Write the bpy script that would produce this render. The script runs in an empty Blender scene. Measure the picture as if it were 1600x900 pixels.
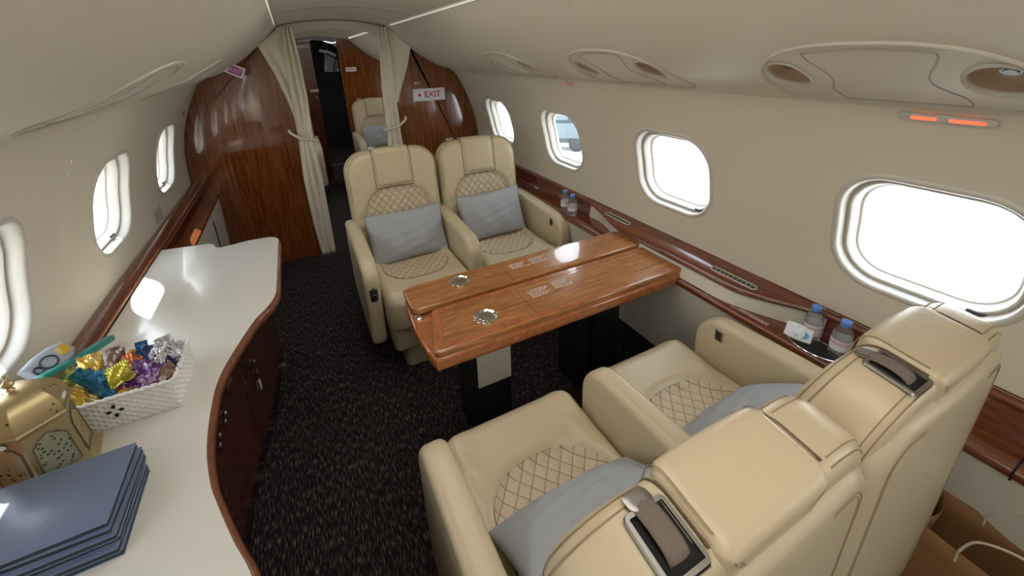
import bpy, bmesh, math, random
import numpy as np
from mathutils import Vector, Matrix
random.seed(7)
S = bpy.context.scene
COL = S.collection
PI = math.pi
CX = 0.363            # cabin centre line
sin, cos = math.sin, math.cos

# ------------------------------------------------------------------ materials
MATS = {}
def new_mat(name):
    m = bpy.data.materials.new(name); m.use_nodes = True
    nt = m.node_tree; b = nt.nodes['Principled BSDF']
    MATS[name] = m
    return m, nt, b
def setp(b, **k):
    for n, v in k.items():
        n = n.replace('_', ' ')
        if n in b.inputs: b.inputs[n].default_value = v
def rgb(r, g, b): return (r, g, b, 1)
def plain(name, col, rough=.5, metal=0, coat=0, bump=None, bscale=200, spec=.5, vary=0, vscale=8, **k):
    m, nt, b = new_mat(name)
    setp(b, Base_Color=rgb(*col), Roughness=rough, Metallic=metal, Coat_Weight=coat, Coat_Roughness=.08, Specular_IOR_Level=spec, **k)
    tc = nt.nodes.new('ShaderNodeTexCoord')
    if vary:
        n = nt.nodes.new('ShaderNodeTexNoise'); n.inputs['Scale'].default_value = vscale; n.inputs['Detail'].default_value = 4
        nt.links.new(tc.outputs['Object'], n.inputs['Vector'])
        mx = nt.nodes.new('ShaderNodeMix'); mx.data_type = 'RGBA'
        mx.inputs['A'].default_value = rgb(*[c*(1-vary) for c in col]); mx.inputs['B'].default_value = rgb(*[min(1, c*(1+vary)) for c in col])
        nt.links.new(n.outputs['Fac'], mx.inputs['Factor']); nt.links.new(mx.outputs['Result'], b.inputs['Base Color'])
    if bump:
        n = nt.nodes.new('ShaderNodeTexNoise'); n.inputs['Scale'].default_value = bscale; n.inputs['Detail'].default_value = 3
        nt.links.new(tc.outputs['Object'], n.inputs['Vector'])
        bp = nt.nodes.new('ShaderNodeBump'); bp.inputs['Strength'].default_value = bump; bp.inputs['Distance'].default_value = .002
        nt.links.new(n.outputs['Fac'], bp.inputs['Height']); nt.links.new(bp.outputs['Normal'], b.inputs['Normal'])
    return m
def wood(name, c1, c2, scale=(3, 40, 40), rough=.22, coat=1, fine=.35, coord='Object', streak=None):
    m, nt, b = new_mat(name)
    setp(b, Roughness=rough, Coat_Weight=coat, Coat_Roughness=.04)
    tc = nt.nodes.new('ShaderNodeTexCoord'); mp = nt.nodes.new('ShaderNodeMapping'); mp.inputs['Scale'].default_value = scale
    nt.links.new(tc.outputs[coord], mp.inputs['Vector'])
    n = nt.nodes.new('ShaderNodeTexNoise'); n.inputs['Scale'].default_value = 1; n.inputs['Detail'].default_value = 6; n.inputs['Distortion'].default_value = .6
    nt.links.new(mp.outputs[0], n.inputs['Vector'])
    r = nt.nodes.new('ShaderNodeValToRGB')
    r.color_ramp.elements[0].position = .35; r.color_ramp.elements[0].color = rgb(*c1)
    r.color_ramp.elements[1].position = .65; r.color_ramp.elements[1].color = rgb(*c2)
    nt.links.new(n.outputs['Fac'], r.inputs[0])
    mp2 = nt.nodes.new('ShaderNodeMapping'); mp2.inputs['Scale'].default_value = [s*5 for s in scale]
    nt.links.new(tc.outputs[coord], mp2.inputs['Vector'])
    n2 = nt.nodes.new('ShaderNodeTexNoise'); n2.inputs['Scale'].default_value = 1; n2.inputs['Detail'].default_value = 3
    nt.links.new(mp2.outputs[0], n2.inputs['Vector'])
    mx = nt.nodes.new('ShaderNodeMix'); mx.data_type = 'RGBA'; mx.blend_type = 'MULTIPLY'; mx.inputs['Factor'].default_value = fine
    nt.links.new(r.outputs[0], mx.inputs['A']); nt.links.new(n2.outputs['Color'], mx.inputs['B'])
    cr = nt.nodes.new('ShaderNodeValToRGB'); cr.color_ramp.elements[0].position = .35; cr.color_ramp.elements[1].position = .6
    cr.color_ramp.elements[0].color = rgb(.35, .3, .28)
    nt.links.new(n2.outputs['Fac'], cr.inputs[0]); nt.links.new(cr.outputs[0], mx.inputs['B'])
    nt.links.new(mx.outputs['Result'], b.inputs['Base Color'])
    return m
def glass_thin(name, tint=(1, 1, 1), gloss=.08):
    m, nt, b = new_mat(name); nt.nodes.remove(b)
    t = nt.nodes.new('ShaderNodeBsdfTransparent'); t.inputs[0].default_value = rgb(*tint)
    g = nt.nodes.new('ShaderNodeBsdfGlossy'); g.inputs['Roughness'].default_value = .03
    mx = nt.nodes.new('ShaderNodeMixShader'); mx.inputs[0].default_value = gloss
    nt.links.new(t.outputs[0], mx.inputs[1]); nt.links.new(g.outputs[0], mx.inputs[2])
    nt.links.new(mx.outputs[0], nt.nodes['Material Output'].inputs[0])
    return m
def emit(name, col, st):
    m, nt, b = new_mat(name)
    setp(b, Base_Color=rgb(*col), Emission_Color=rgb(*col), Emission_Strength=st)
    return m

LEA = (.56, .465, .305)
plain('leather', LEA, .34, bump=.35, bscale=45, vary=.04, vscale=5)
plain('leather_back', (.54, .46, .32), .42, bump=.15, bscale=60, vary=.03)
plain('seam', (.13, .09, .05), .8)
plain('thread', (.30, .22, .13), .8)
plain('plastic_cream', (.52, .475, .40), .5, bump=.05, bscale=300)
plain('wall_cream', (.64, .58, .47), .55, bump=.08, bscale=350)
plain('bin_cream', (.64, .585, .475), .5, bump=.08, bscale=350)
plain('trim_white', (.54, .51, .45), .35)
plain('cup_tan', (.50, .36, .25), .4)
plain('lamp_dark', (.05, .045, .04), .3)
plain('dado_cream', (.62, .58, .48), .5)
plain('counter_white', (.68, .665, .60), .22, coat=.25, bump=.03, bscale=400)
plain('black_metal', (.012, .012, .013), .45)
plain('pillow_grey', (.36, .375, .395), .85, bump=.5, bscale=500, vary=.06, vscale=40)
plain('chrome', (.75, .74, .70), .12, metal=1)
plain('nickel', (.36, .34, .31), .3, metal=1)
plain('belt', (.17, .13, .10), .7, bump=.6, bscale=900)
plain('black_plastic', (.02, .02, .02), .35)
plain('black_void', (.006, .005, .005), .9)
plain('curtain_cloth', (.80, .73, .59), .85, bump=.2, bscale=500)
plain('cap_blue', (.12, .25, .62), .35)
plain('label_pink', (.60, .42, .45), .5)
plain('label_white', (.75, .74, .76), .5)
plain('paper_white', (.75, .77, .8), .7)
plain('ink_blue', (.12, .35, .55), .6)
plain('sign_white', (.80, .78, .80), .5)
plain('sign_red', (.42, .03, .10), .5)
plain('sign_purple', (.30, .04, .20), .5)
plain('ink_grey', (.38, .34, .32), .6)
plain('etch_white', (.72, .66, .66), .3)
plain('folder_blue', (.135, .18, .29), .33, coat=.1, bump=.1, bscale=400)
plain('folder_edge', (.02, .028, .04), .6)
plain('kraft', (.24, .125, .045), .85, bump=.2, bscale=80, vary=.08)
plain('cord_paper', (.55, .48, .38), .8)
plain('wicker_white', (.74, .73, .70), .6)
plain('pouch_grey', (.30, .33, .38), .6)
plain('teal', (.01, .21, .18), .4)
plain('brass_plain', (.50, .40, .22), .35, metal=.8)
plain('dark_carpet_wall', (.018, .014, .016), .95)
emit('red_lit', (1, .12, .05), 1.6)
emit('light_warm', (1, .95, .86), .35)
glass_thin('pane_glass', (.97, .99, 1), .05)
m, nt, b = new_mat('bottle_plastic')
setp(b, Base_Color=rgb(.93, .95, .98), Roughness=.05, IOR=1.33, Transmission_Weight=.92, Alpha=.75)
W1 = wood('wood_table', (.32, .11, .027), (.50, .21, .058), scale=(4, 55, 55), rough=.25, fine=.6)
wood('wood_border', (.34, .10, .027), (.45, .15, .042), scale=(40, 6, 30), rough=.25, fine=.3)
wood('wood_bulkhead', (.11, .026, .006), (.29, .092, .020), scale=(85, 85, 3), rough=.12, fine=.5)
wood('wood_ledge', (.12, .028, .010), (.21, .060, .020), scale=(40, 4, 40), rough=.2, fine=.5)
wood('wood_dark', (.060, .013, .006), (.105, .024, .009), scale=(20, 20, 3), rough=.2, coat=.6, fine=.3)
wood('wood_edge', (.15, .045, .018), (.21, .066, .027), scale=(15, 15, 40), rough=.3, coat=.5, fine=.3)

# carpet: dark weave with short pale flecks running along the aisle
m, nt, b = new_mat('carpet')
setp(b, Roughness=.95, Specular_IOR_Level=.15)
tc = nt.nodes.new('ShaderNodeTexCoord'); mp = nt.nodes.new('ShaderNodeMapping'); mp.inputs['Scale'].default_value = (240, 30, 30)
nt.links.new(tc.outputs['Object'], mp.inputs['Vector'])
n = nt.nodes.new('ShaderNodeTexNoise'); n.inputs['Scale'].default_value = 1; n.inputs['Detail'].default_value = 2
nt.links.new(mp.outputs[0], n.inputs['Vector'])
r = nt.nodes.new('ShaderNodeValToRGB'); e = r.color_ramp.elements
e[0].position = .46; e[0].color = rgb(.014, .009, .010); e[1].position = .67; e[1].color = rgb(.13, .105, .105)
x = e.new(.55); x.color = rgb(.03, .021, .023)
nt.links.new(n.outputs['Fac'], r.inputs[0]); nt.links.new(r.outputs[0], b.inputs['Base Color'])
bp = nt.nodes.new('ShaderNodeBump'); bp.inputs['Strength'].default_value = .8; bp.inputs['Distance'].default_value = .004
nt.links.new(n.outputs['Fac'], bp.inputs['Height']); nt.links.new(bp.outputs['Normal'], b.inputs['Normal'])

# quilted leather: brown diamond stitching, coordinates from the uv layer (metres)
QW, QH = .046, .056
m, nt, b = new_mat('quilt_leather')
setp(b, Roughness=.45)
uv = nt.nodes.new('ShaderNodeUVMap'); uv.uv_map = 'UVMap'
sep = nt.nodes.new('ShaderNodeSeparateXYZ'); nt.links.new(uv.outputs[0], sep.inputs[0])
def mth(op, a, bb=None):
    q = nt.nodes.new('ShaderNodeMath'); q.operation = op
    for i, v in enumerate((a, bb)):
        if v is None: continue
        if isinstance(v, (int, float)): q.inputs[i].default_value = v
        else: nt.links.new(v, q.inputs[i])
    return q.outputs[0]
xa = mth('DIVIDE', sep.outputs[0], QW); ya = mth('DIVIDE', sep.outputs[1], QH)
def ln(v):
    f = mth('FRACT', v); f = mth('SUBTRACT', f, .5); f = mth('ABSOLUTE', f); return mth('GREATER_THAN', f, .468)
L = mth('MAXIMUM', ln(mth('ADD', xa, ya)), ln(mth('SUBTRACT', xa, ya)))
mx = nt.nodes.new('ShaderNodeMix'); mx.data_type = 'RGBA'
mx.inputs['A'].default_value = rgb(.60, .49, .34); mx.inputs['B'].default_value = rgb(.22, .15, .09)
nt.links.new(L, mx.inputs['Factor']); nt.links.new(mx.outputs['Result'], b.inputs['Base Color'])

# pierced lantern brass
m, nt, b = new_mat('brass_pierced')
setp(b, Roughness=.33, Metallic=.8)
tc = nt.nodes.new('ShaderNodeTexCoord')
v = nt.nodes.new('ShaderNodeTexVoronoi'); v.inputs['Scale'].default_value = 75; nt.links.new(tc.outputs['Object'], v.inputs['Vector'])
n = nt.nodes.new('ShaderNodeTexNoise'); n.inputs['Scale'].default_value = 16; nt.links.new(tc.outputs['Object'], n.inputs['Vector'])
q = nt.nodes.new('ShaderNodeMath'); q.operation = 'LESS_THAN'; q.inputs[1].default_value = .22; nt.links.new(v.outputs['Distance'], q.inputs[0])
q2 = nt.nodes.new('ShaderNodeMath'); q2.operation = 'GREATER_THAN'; q2.inputs[1].default_value = .53; nt.links.new(n.outputs['Fac'], q2.inputs[0])
q3 = nt.nodes.new('ShaderNodeMath'); q3.operation = 'MULTIPLY'; nt.links.new(q.outputs[0], q3.inputs[0]); nt.links.new(q2.outputs[0], q3.inputs[1])
mx = nt.nodes.new('ShaderNodeMix'); mx.data_type = 'RGBA'; mx.inputs['A'].default_value = rgb(.52, .42, .23); mx.inputs['B'].default_value = rgb(.05, .035, .02)
nt.links.new(q3.outputs[0], mx.inputs['Factor']); nt.links.new(mx.outputs['Result'], b.inputs['Base Color'])
# lantern glass: grey green with dark floral speckle
m, nt, b = new_mat('lantern_glass')
setp(b, Roughness=.25)
tc = nt.nodes.new('ShaderNodeTexCoord')
v = nt.nodes.new('ShaderNodeTexVoronoi'); v.inputs['Scale'].default_value = 110; nt.links.new(tc.outputs['Object'], v.inputs['Vector'])
r = nt.nodes.new('ShaderNodeValToRGB'); r.color_ramp.elements[0].position = .26; r.color_ramp.elements[0].color = rgb(.05, .055, .04)
r.color_ramp.elements[1].position = .36; r.color_ramp.elements[1].color = rgb(.25, .26, .18)
nt.links.new(v.outputs['Distance'], r.inputs[0]); nt.links.new(r.outputs[0], b.inputs['Base Color'])

def foil(name, c1, c2, rough=.28, scale=30, metal=.35):
    m, nt, b = new_mat(name); setp(b, Roughness=rough, Metallic=metal)
    tc = nt.nodes.new('ShaderNodeTexCoord'); n = nt.nodes.new('ShaderNodeTexNoise'); n.inputs['Scale'].default_value = scale; n.inputs['Detail'].default_value = 1
    nt.links.new(tc.outputs['Object'], n.inputs['Vector'])
    r = nt.nodes.new('ShaderNodeValToRGB'); r.color_ramp.elements[0].position = .54; r.color_ramp.elements[0].color = rgb(*c1)
    r.color_ramp.elements[1].position = .58; r.color_ramp.elements[1].color = rgb(*c2)
    nt.links.new(n.outputs['Fac'], r.inputs[0]); nt.links.new(r.outputs[0], b.inputs['Base Color'])
foil('foil_teal', (.01, .12, .18), (.02, .20, .27)); foil('foil_yellow', (.48, .42, .03), (.28, .25, .03)); foil('foil_gold', (.52, .32, .04), (.55, .46, .18))
foil('foil_purple', (.10, .025, .15), (.34, .24, .38), scale=90); foil('foil_orange', (.45, .11, .025), (.5, .25, .05)); foil('foil_silver', (.38, .38, .39), (.62, .62, .64), metal=.5)
foil('foil_pink', (.50, .02, .13), (.5, .1, .2)); foil('foil_navy', (.02, .03, .10), (.08, .10, .2)); foil('foil_green', (.15, .22, .05), (.45, .42, .08)); foil('foil_brown', (.20, .13, .09), (.4, .33, .28))
foil('foil_red', (.4, .04, .02), (.7, .4, .05)); foil('foil_blue', (.02, .12, .28), (.05, .3, .5))
plain('orange_fabric', (.42, .12, .06), .7)

# ------------------------------------------------------------------ mesh helpers
def mk(name, verts, faces, mat, parent=None, smooth=True, mats=None, mi=None, uvs=None, auto=None):
    me = bpy.data.meshes.new(name)
    me.from_pydata([tuple(map(float, v)) for v in verts], [], faces)
    for mm in (mats or [mat]): me.materials.append(MATS[mm])
    if mi is not None:
        me.polygons.foreach_set('material_index', mi)
    if uvs is not None:
        ul = me.uv_layers.new(name='UVMap')
        for l in me.loops: ul.data[l.index].uv = uvs[l.vertex_index]
    bm = bmesh.new(); bm.from_mesh(me)
    bmesh.ops.recalc_face_normals(bm, faces=bm.faces)
    bm.to_mesh(me); bm.free()
    me.polygons.foreach_set('use_smooth', [bool(smooth)]*len(me.polygons))
    if smooth and auto:
        me.set_sharp_from_angle(angle=math.radians(auto))
    o = bpy.data.objects.new(name, me); COL.objects.link(o)
    if parent: o.parent = parent
    return o
class MB:
    def __init__(s): s.v = []; s.f = []; s.m = []
    def add(s, vf, T=None, mi=0):
        v, f = vf; n = len(s.v)
        for p in v:
            s.v.append(tuple(T(p)) if callable(T) else (tuple(T @ Vector(p)) if T is not None else tuple(p)))
        for q in f: s.f.append([i+n for i in q]); s.m.append(mi)
        return s
    def obj(s, name, mat, parent=None, smooth=True, mats=None, auto=35):
        return mk(name, s.v, s.f, mat, parent, smooth, mats, s.m if mats else None, auto=auto)
def rr(x0, x1, y0, y1, r, n=96, per=8):
    """rounded rectangle outline, ccw, resampled; r = one radius or 4 (x0y0, x1y0, x1y1, x0y1)"""
    if not hasattr(r, '__len__'): r = (r,)*4
    P = []
    for (cx, cy, a0, rad) in ((x0+r[0], y0+r[0], PI, r[0]), (x1-r[1], y0+r[1], 1.5*PI, r[1]), (x1-r[2], y1-r[2], 0, r[2]), (x0+r[3], y1-r[3], .5*PI, r[3])):
        for k in range(per+1):
            a = a0+.5*PI*k/per; P.append((cx+rad*cos(a), cy+rad*sin(a)))
    return resample(P, n)
def resample(P, n):
    P = np.array(P+[P[0]], float); d = np.hypot(*np.diff(P, axis=0).T); keep = np.concatenate([[True], d > 1e-7]); P = P[keep]
    d = np.hypot(*np.diff(P, axis=0).T); c = np.concatenate([[0], np.cumsum(d)])
    t = np.linspace(0, c[-1], n, endpoint=False)
    return [(float(np.interp(q, c, P[:, 0])), float(np.interp(q, c, P[:, 1]))) for q in t]
def minset(P, d):
    out = []; m = len(P)
    for i in range(m):
        a, b, c = np.array(P[i-1], float), np.array(P[i], float), np.array(P[(i+1) % m], float)
        u = (b-a)/np.hypot(*(b-a)); v = (c-b)/np.hypot(*(c-b)); n1 = np.array((-u[1], u[0])); n2 = np.array((-v[1], v[0]))
        out.append(tuple(b+(n1+n2)*d/(1+n1@n2)))
    return out
def roundpoly(P, r, n, k=6):
    out = []; m = len(P)
    for i in range(m):
        a, b, c = np.array(P[i-1]), np.array(P[i]), np.array(P[(i+1) % m])
        u = (a-b)/np.hypot(*(a-b)); v = (c-b)/np.hypot(*(c-b)); q = min(r, .45*np.hypot(*(a-b)), .45*np.hypot(*(c-b)))
        p0, p1 = b+u*q, b+v*q
        for t in np.linspace(0, 1, k): out.append(tuple((1-t)**2*p0+2*t*(1-t)*b+t*t*p1))
    return resample(out, n)
def inset(P, d):
    P = np.array(P); a = np.roll(P, 1, 0); b = np.roll(P, -1, 0); t = b-a; t /= np.maximum(1e-9, np.hypot(t[:, 0], t[:, 1]))[:, None]
    nrm = np.stack([-t[:, 1], t[:, 0]], 1)
    return P+nrm*d
def slab(P, z0, z1, bev, zf=None, zb=None, rings=6, nb=5, bevb=None, ngon=False):
    """closed cushion-like slab over ccw outline P from z0 to z1, edges rounded by bev (top) and bevb (bottom)"""
    bevb = bev if bevb is None else bevb
    P = np.array(P); N = len(P); rl = []
    cen = P.mean(0)
    top = inset(P, bev); bot = inset(P, bevb)
    def add(R, z, wt, wb):
        rl.append([(x, y, z+(zf(x, y)*wt if zf else 0)+(zb(x, y)*wb if zb else 0)) for x, y in R])
    for k in range(rings, 0, -1):
        q = 1-(k-.0)/rings
        if q <= 0: continue
        add(cen+(bot-cen)*q, z0, 0, 1)
    add(bot, z0, 0, 1)
    for k in range(1, nb+1):
        a = .5*PI*k/nb; add(inset(P, bevb*(1-sin(a))), z0+bevb*(1-cos(a)), 0, cos(a))
    for k in range(0, nb+1):
        a = .5*PI*k/nb; add(inset(P, bev*(1-cos(a))), z1-bev*(1-sin(a)), sin(a), 0)
    for k in range(1, rings):
        add(cen+(top-cen)*(1-k/rings), z1, 1, 0)
    if ngon:
        V = [p for Rr in rl for p in Rr]; M = len(rl)
        F = [[k*N+i, k*N+(i+1) % N, (k+1)*N+(i+1) % N, (k+1)*N+i] for k in range(M-1) for i in range(N)]
        return V, F+[list(range(N))[::-1], [(M-1)*N+i for i in range(N)]]
    V = [(cen[0], cen[1], z0+(zb(*cen) if zb else 0))]
    for R in rl: V += R
    V.append((cen[0], cen[1], z1+(zf(*cen) if zf else 0)))
    F = []
    M = len(rl)
    for i in range(N):
        j = (i+1) % N
        F.append([0, 1+j, 1+i])
        for k in range(M-1):
            a = 1+k*N; F.append([a+i, a+j, a+N+j, a+N+i])
        a = 1+(M-1)*N; F.append([a+i, a+j, len(V)-1])
    return V, F
def box(x0, x1, y0, y1, z0, z1, b=.004):
    bm = bmesh.new(); bmesh.ops.create_cube(bm, size=1)
    bmesh.ops.scale(bm, vec=(x1-x0, y1-y0, z1-z0), verts=bm.verts); bmesh.ops.translate(bm, vec=((x0+x1)/2, (y0+y1)/2, (z0+z1)/2), verts=bm.verts)
    if b: bmesh.ops.bevel(bm, geom=bm.edges[:]+bm.verts[:], offset=b, segments=3, profile=.5, affect='EDGES')
    bm.verts.ensure_lookup_table()
    v = [tuple(q.co) for q in bm.verts]; f = [[w.index for w in q.verts] for q in bm.faces]; bm.free(); return v, f
def tube(pts, r, n=8, closed=False, cap=True):
    pts = [Vector(p) for p in pts]; V = []; F = []; M = len(pts)
    up = Vector((0, 0, 1))
    for i, p in enumerate(pts):
        a = pts[(i-1) % M] if (closed or i > 0) else p; b = pts[(i+1) % M] if (closed or i < M-1) else p
        t = (b-a).normalized() if (b-a).length > 1e-9 else Vector((0, 0, 1))
        s = t.cross(up)
        if s.length < .05: s = t.cross(Vector((0, 1, 0)))
        s.normalize(); w = s.cross(t)
        rad = r[i] if hasattr(r, '__len__') else r
        for k in range(n):
            q = 2*PI*k/n; V.append(p+(s*cos(q)+w*sin(q))*rad)
    for i in range(M if closed else M-1):
        j = (i+1) % M
        for k in range(n):
            l = (k+1) % n; F.append([i*n+k, i*n+l, j*n+l, j*n+k])
    if cap and not closed:
        F.append(list(range(n))); F.append([(M-1)*n+k for k in range(n)])
    return [tuple(v) for v in V], F
def lathe(prof, n=24, cx=0, cy=0, ph=0):
    V = []; F = []
    for (r, z) in prof:
        for k in range(n):
            a = 2*PI*k/n+ph; V.append((cx+r*cos(a), cy+r*sin(a), z))
    for i in range(len(prof)-1):
        for k in range(n):
            l = (k+1) % n; F.append([i*n+k, i*n+l, (i+1)*n+l, (i+1)*n+k])
    F.append(list(range(n))[::-1]); F.append([(len(prof)-1)*n+k for k in range(n)])
    return V, F
def grid(fn, nu, nv, closed_u=False):
    V = [fn(i/(nu if closed_u else nu-1) if nu > 1 else 0, j/(nv-1)) for j in range(nv) for i in range(nu)]
    F = []
    for j in range(nv-1):
        for i in range(nu if closed_u else nu-1):
            k = (i+1) % nu; F.append([j*nu+i, j*nu+k, (j+1)*nu+k, (j+1)*nu+i])
    return V, F
def smooth(a, b, x):
    t = min(1, max(0, (x-a)/(b-a))); return t*t*(3-2*t)
def tag(o, label, cat, group=None, kind=None):
    o['label'] = label; o['category'] = cat
    if group: o['group'] = group
    if kind: o['kind'] = kind
    return o
def struct(o): o['kind'] = 'structure'; return o
def thing(name, loc, label, cat, group=None, rz=0):
    o = bpy.data.objects.new(name, None); COL.objects.link(o); o.location = loc; o.rotation_euler.z = rz; o.empty_display_size = .1
    return tag(o, label, cat, group)
def rebase(o, loc):
    """move a mesh object's origin to loc, geometry stays"""
    o.data.transform(Matrix.Translation(-Vector(loc))); o.location = loc; return o
def catmull(P, n):
    P = [np.array(p, float) for p in P]; P = [2*P[0]-P[1]]+P+[2*P[-1]-P[-2]]; out = []
    m = len(P)-3
    for k in range(n):
        t = k/(n-1)*m; i = min(int(t), m-1); t -= i; a, b, c, d = P[i:i+4]
        out.append(.5*((2*b)+(-a+c)*t+(2*a-5*b+4*c-d)*t*t+(-a+3*b-3*c+d)*t**3))
    return out

# ------------------------------------------------------------------ the cabin shell
_Z = [.55, .70, .80, .90, 1.00, 1.10, 1.20, 1.30, 1.38, 1.45]
_H = [1.118, 1.126, 1.128, 1.122, 1.108, 1.086, 1.053, 1.01, .968, .925]
_c = np.polyfit(_Z, _H, 4)
def wallh(z): return float(np.polyval(_c, z))
WC = [.395+.882*k for k in range(-2, 9)]        # window centres along the aisle
Y0, Y1, YB = -1.25, 8.2, 3.6
ZW0, ZW1 = .735, 1.447
def tile(u0, u1, v0, v1, hole, surf, N=96, K=14):
    """surface patch over the rectangle with an optional closed hole"""
    if hole is None:
        return grid(lambda a, b: surf(u0+(u1-u0)*a, v0+(v1-v0)*b), 7, 33)
    H = np.array(hole); c = H.mean(0)
    R = []
    hw, hh = (u1-u0)/2, (v1-v0)/2; rc = np.array(((u0+u1)/2, (v0+v1)/2))
    # matching points on the rectangle by direction from the hole centre
    for p in H:
        d = p-c; ts = []
        for (lim, o, dd) in ((u1, c[0], d[0]), (u0, c[0], d[0]), (v1, c[1], d[1]), (v0, c[1], d[1])):
            if abs(dd) > 1e-9:
                t = (lim-o)/dd
                if t > 0: ts.append(t)
        R.append(c+d*min(ts))
    R = np.array(R)
    for cor in ((u0, v0), (u1, v0), (u1, v1), (u0, v1)):      # snap nearest sample to each corner
        k = int(np.argmin(((R-np.array(cor))**2).sum(1))); R[k] = cor
    V = []; F = []
    n = len(H)
    for k in range(K+1):
        t = (k/K)**1.4
        for i in range(n):
            q = H[i]*(1-t)+R[i]*t; V.append(surf(q[0], q[1]))
    for k in range(K):
        for i in range(n):
            j = (i+1) % n; F.append([k*n+i, k*n+j, (k+1)*n+j, (k+1)*n+i])
    return V, F
WW, WZ0, WZ1, WR = .207, .885, 1.243, .122
def whole(yc, d=0): return rr(yc-WW-d, yc+WW+d, WZ0-d, WZ1+d, WR+d, n=96)
def make_wall(side, name):
    def surf(u, v): return (CX+side*wallh(v), u, v)
    mb = MB()
    for k, yc in enumerate(WC):
        a = Y0 if k == 0 else (WC[k-1]+yc)/2; b = Y1 if k == len(WC)-1 else (WC[k+1]+yc)/2
        mb.add(tile(a, b, ZW0, ZW1, whole(yc), surf, N=96))
    o = mb.obj(name, 'wall_cream', auto=None); struct(o); return o
make_wall(1, 'wall_right'); make_wall(-1, 'wall_left')
# one window unit, built once per side and copied along the cabin
def window_unit(side):
    P0 = whole(0)
    prof = [(-.016, .0008), (-.012, -.004), (-.006, -.0065), (.0, -.005), (.004, .001), (.005, .016), (.007, .030), (.0075, .034), (.011, .034), (.013, .030), (.018, .030), (.022, .036), (.025, .055), (.027, .066), (.032, .068), (.034, .074), (.036, .086)]
    V = []; F = []; n = len(P0)
    for d, w in prof:
        for (y, z) in inset(P0, d): V.append((side*(wallh(z)+w), y, z))
    for k in range(len(prof)-1):
        for i in range(n):
            j = (i+1) % n; F.append([k*n+i, k*n+j, (k+1)*n+j, (k+1)*n+i])
    return V, F, [(side*(wallh(z)+.080), y, z) for y, z in inset(P0, .034)]
n_w = 0
for side in (1, -1):
    V, F, PP = window_unit(side)
    fr0 = gl0 = None
    for k, yc in enumerate(WC):
        n_w += 1
        if fr0 is None:
            fr = mk('window_%d' % n_w, V, F, 'trim_white', auto=50)
            c = (sum(p[0] for p in PP)/len(PP), 0, 1.07)
            # pane with curvature: rings to the centre
            pv = []; pf = []; N = len(PP)
            for r_ in range(6):
                t = 1-r_/6
                for p in PP:
                    y, z = p[1]*t, 1.0685+(p[2]-1.0685)*t; pv.append((side*(wallh(z)+.080), y, z))
            pv.append((side*(wallh(1.0685)+.080), 0, 1.0685))
            for r_ in range(5):
                for i in range(N): pf.append([r_*N+i, r_*N+(i+1) % N, (r_+1)*N+(i+1) % N, (r_+1)*N+i])
            for i in range(N): pf.append([5*N+i, 5*N+(i+1) % N, 6*N])
            gl = mk('pane', pv, pf, 'pane_glass', fr)
            lt = MB().add(tube([(side*(wallh(.91)+.030), -.02-.09*side, .909), (side*(wallh(.91)+.030), -.055-.09*side, .909)], .005, 8)).obj('shade_latch', 'black_plastic', fr)
            fr0, gl0, lt0 = fr, gl, lt
            fr.location = (CX, yc, 0)
        else:
            fr = fr0.copy(); fr.name = 'window_%d' % n_w; COL.objects.link(fr); fr.location = (CX, yc, 0)
            for ch in (gl0, lt0):
                c_ = ch.copy(); COL.objects.link(c_); c_.parent = fr
        struct(fr)

# overhead bins / ceiling sides with round lamp recesses
BP = [(.925, 1.447), (.921, 1.452), (.876, 1.474), (.80, 1.499), (.738, 1.527), (.634, 1.590), (.545, 1.658), (.473, 1.718), (.42, 1.77), (.392, 1.800)]
_bc = catmull(BP[1:], 200)
_bc = [np.array(BP[0])]+_bc
_ba = np.concatenate([[0], np.cumsum([np.hypot(*(_bc[i+1]-_bc[i])) for i in range(len(_bc)-1)])])
_bx = np.array([p[0] for p in _bc]); _bz = np.array([p[1] for p in _bc]); BL = float(_ba[-1])
def binp(s, off=0):
    s_ = min(max(s, 0), BL)
    x_, z_ = np.interp(s_, _ba, _bx), np.interp(s_, _ba, _bz)
    a_, b_ = max(0, s_-.01), min(BL, s_+.01)
    tx, tz = np.interp(b_, _ba, _bx)-np.interp(a_, _ba, _bx), np.interp(b_, _ba, _bz)-np.interp(a_, _ba, _bz)
    l = math.hypot(tx, tz); nx, nz = -abs(tz)/l, -abs(tx)/l         # into the cabin
    return float(x_+nx*off), float(z_+nz*off)
def s_of_h(h): return float(np.interp(-h, -_bx, _ba))
def binpt(side, y, s, off=0):
    x_, z_ = binp(s, off); return (CX+side*x_, y, z_)
PC = [-.42, .455, 1.29, 2.16, 3.03]
CUPD = .185
SC = s_of_h(.745); CUPW, CUPS = .047, .062
def cup_hole(yc):
    return [(yc+CUPW*cos(2*PI*k/96), SC+CUPS*sin(2*PI*k/96)) for k in range(96)]
LPC = [1.50, 2.43]
PSUS = {1: PC[1:4], -1: LPC}
def make_bin(side, name):
    surf = lambda u, v: binpt(side, u, v)
    mb = MB(); y = Y0
    for pc in PSUS[side]:
        for cc in (pc-CUPD, pc+CUPD):
            a, b_ = cc-.08, cc+.08
            mb.add(tile(y, a, 0, BL, None, surf)); mb.add(tile(a, b_, 0, BL, cup_hole(cc), surf, K=24)); y = b_
    mb.add(tile(y, Y1, 0, BL, None, surf))
    # small return from the wall's top edge
    mb.add(grid(lambda a, b: (CX+side*(.925+.006*b), Y0+(Y1-Y0)*a, 1.447-.004*b), 2, 2))
    o = mb.obj(name, 'bin_cream', auto=None); struct(o); return o
make_bin(1, 'trim_1'); make_bin(-1, 'trim_2')
def ceilz(h): return 1.862-.30*h*h-.0
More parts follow.
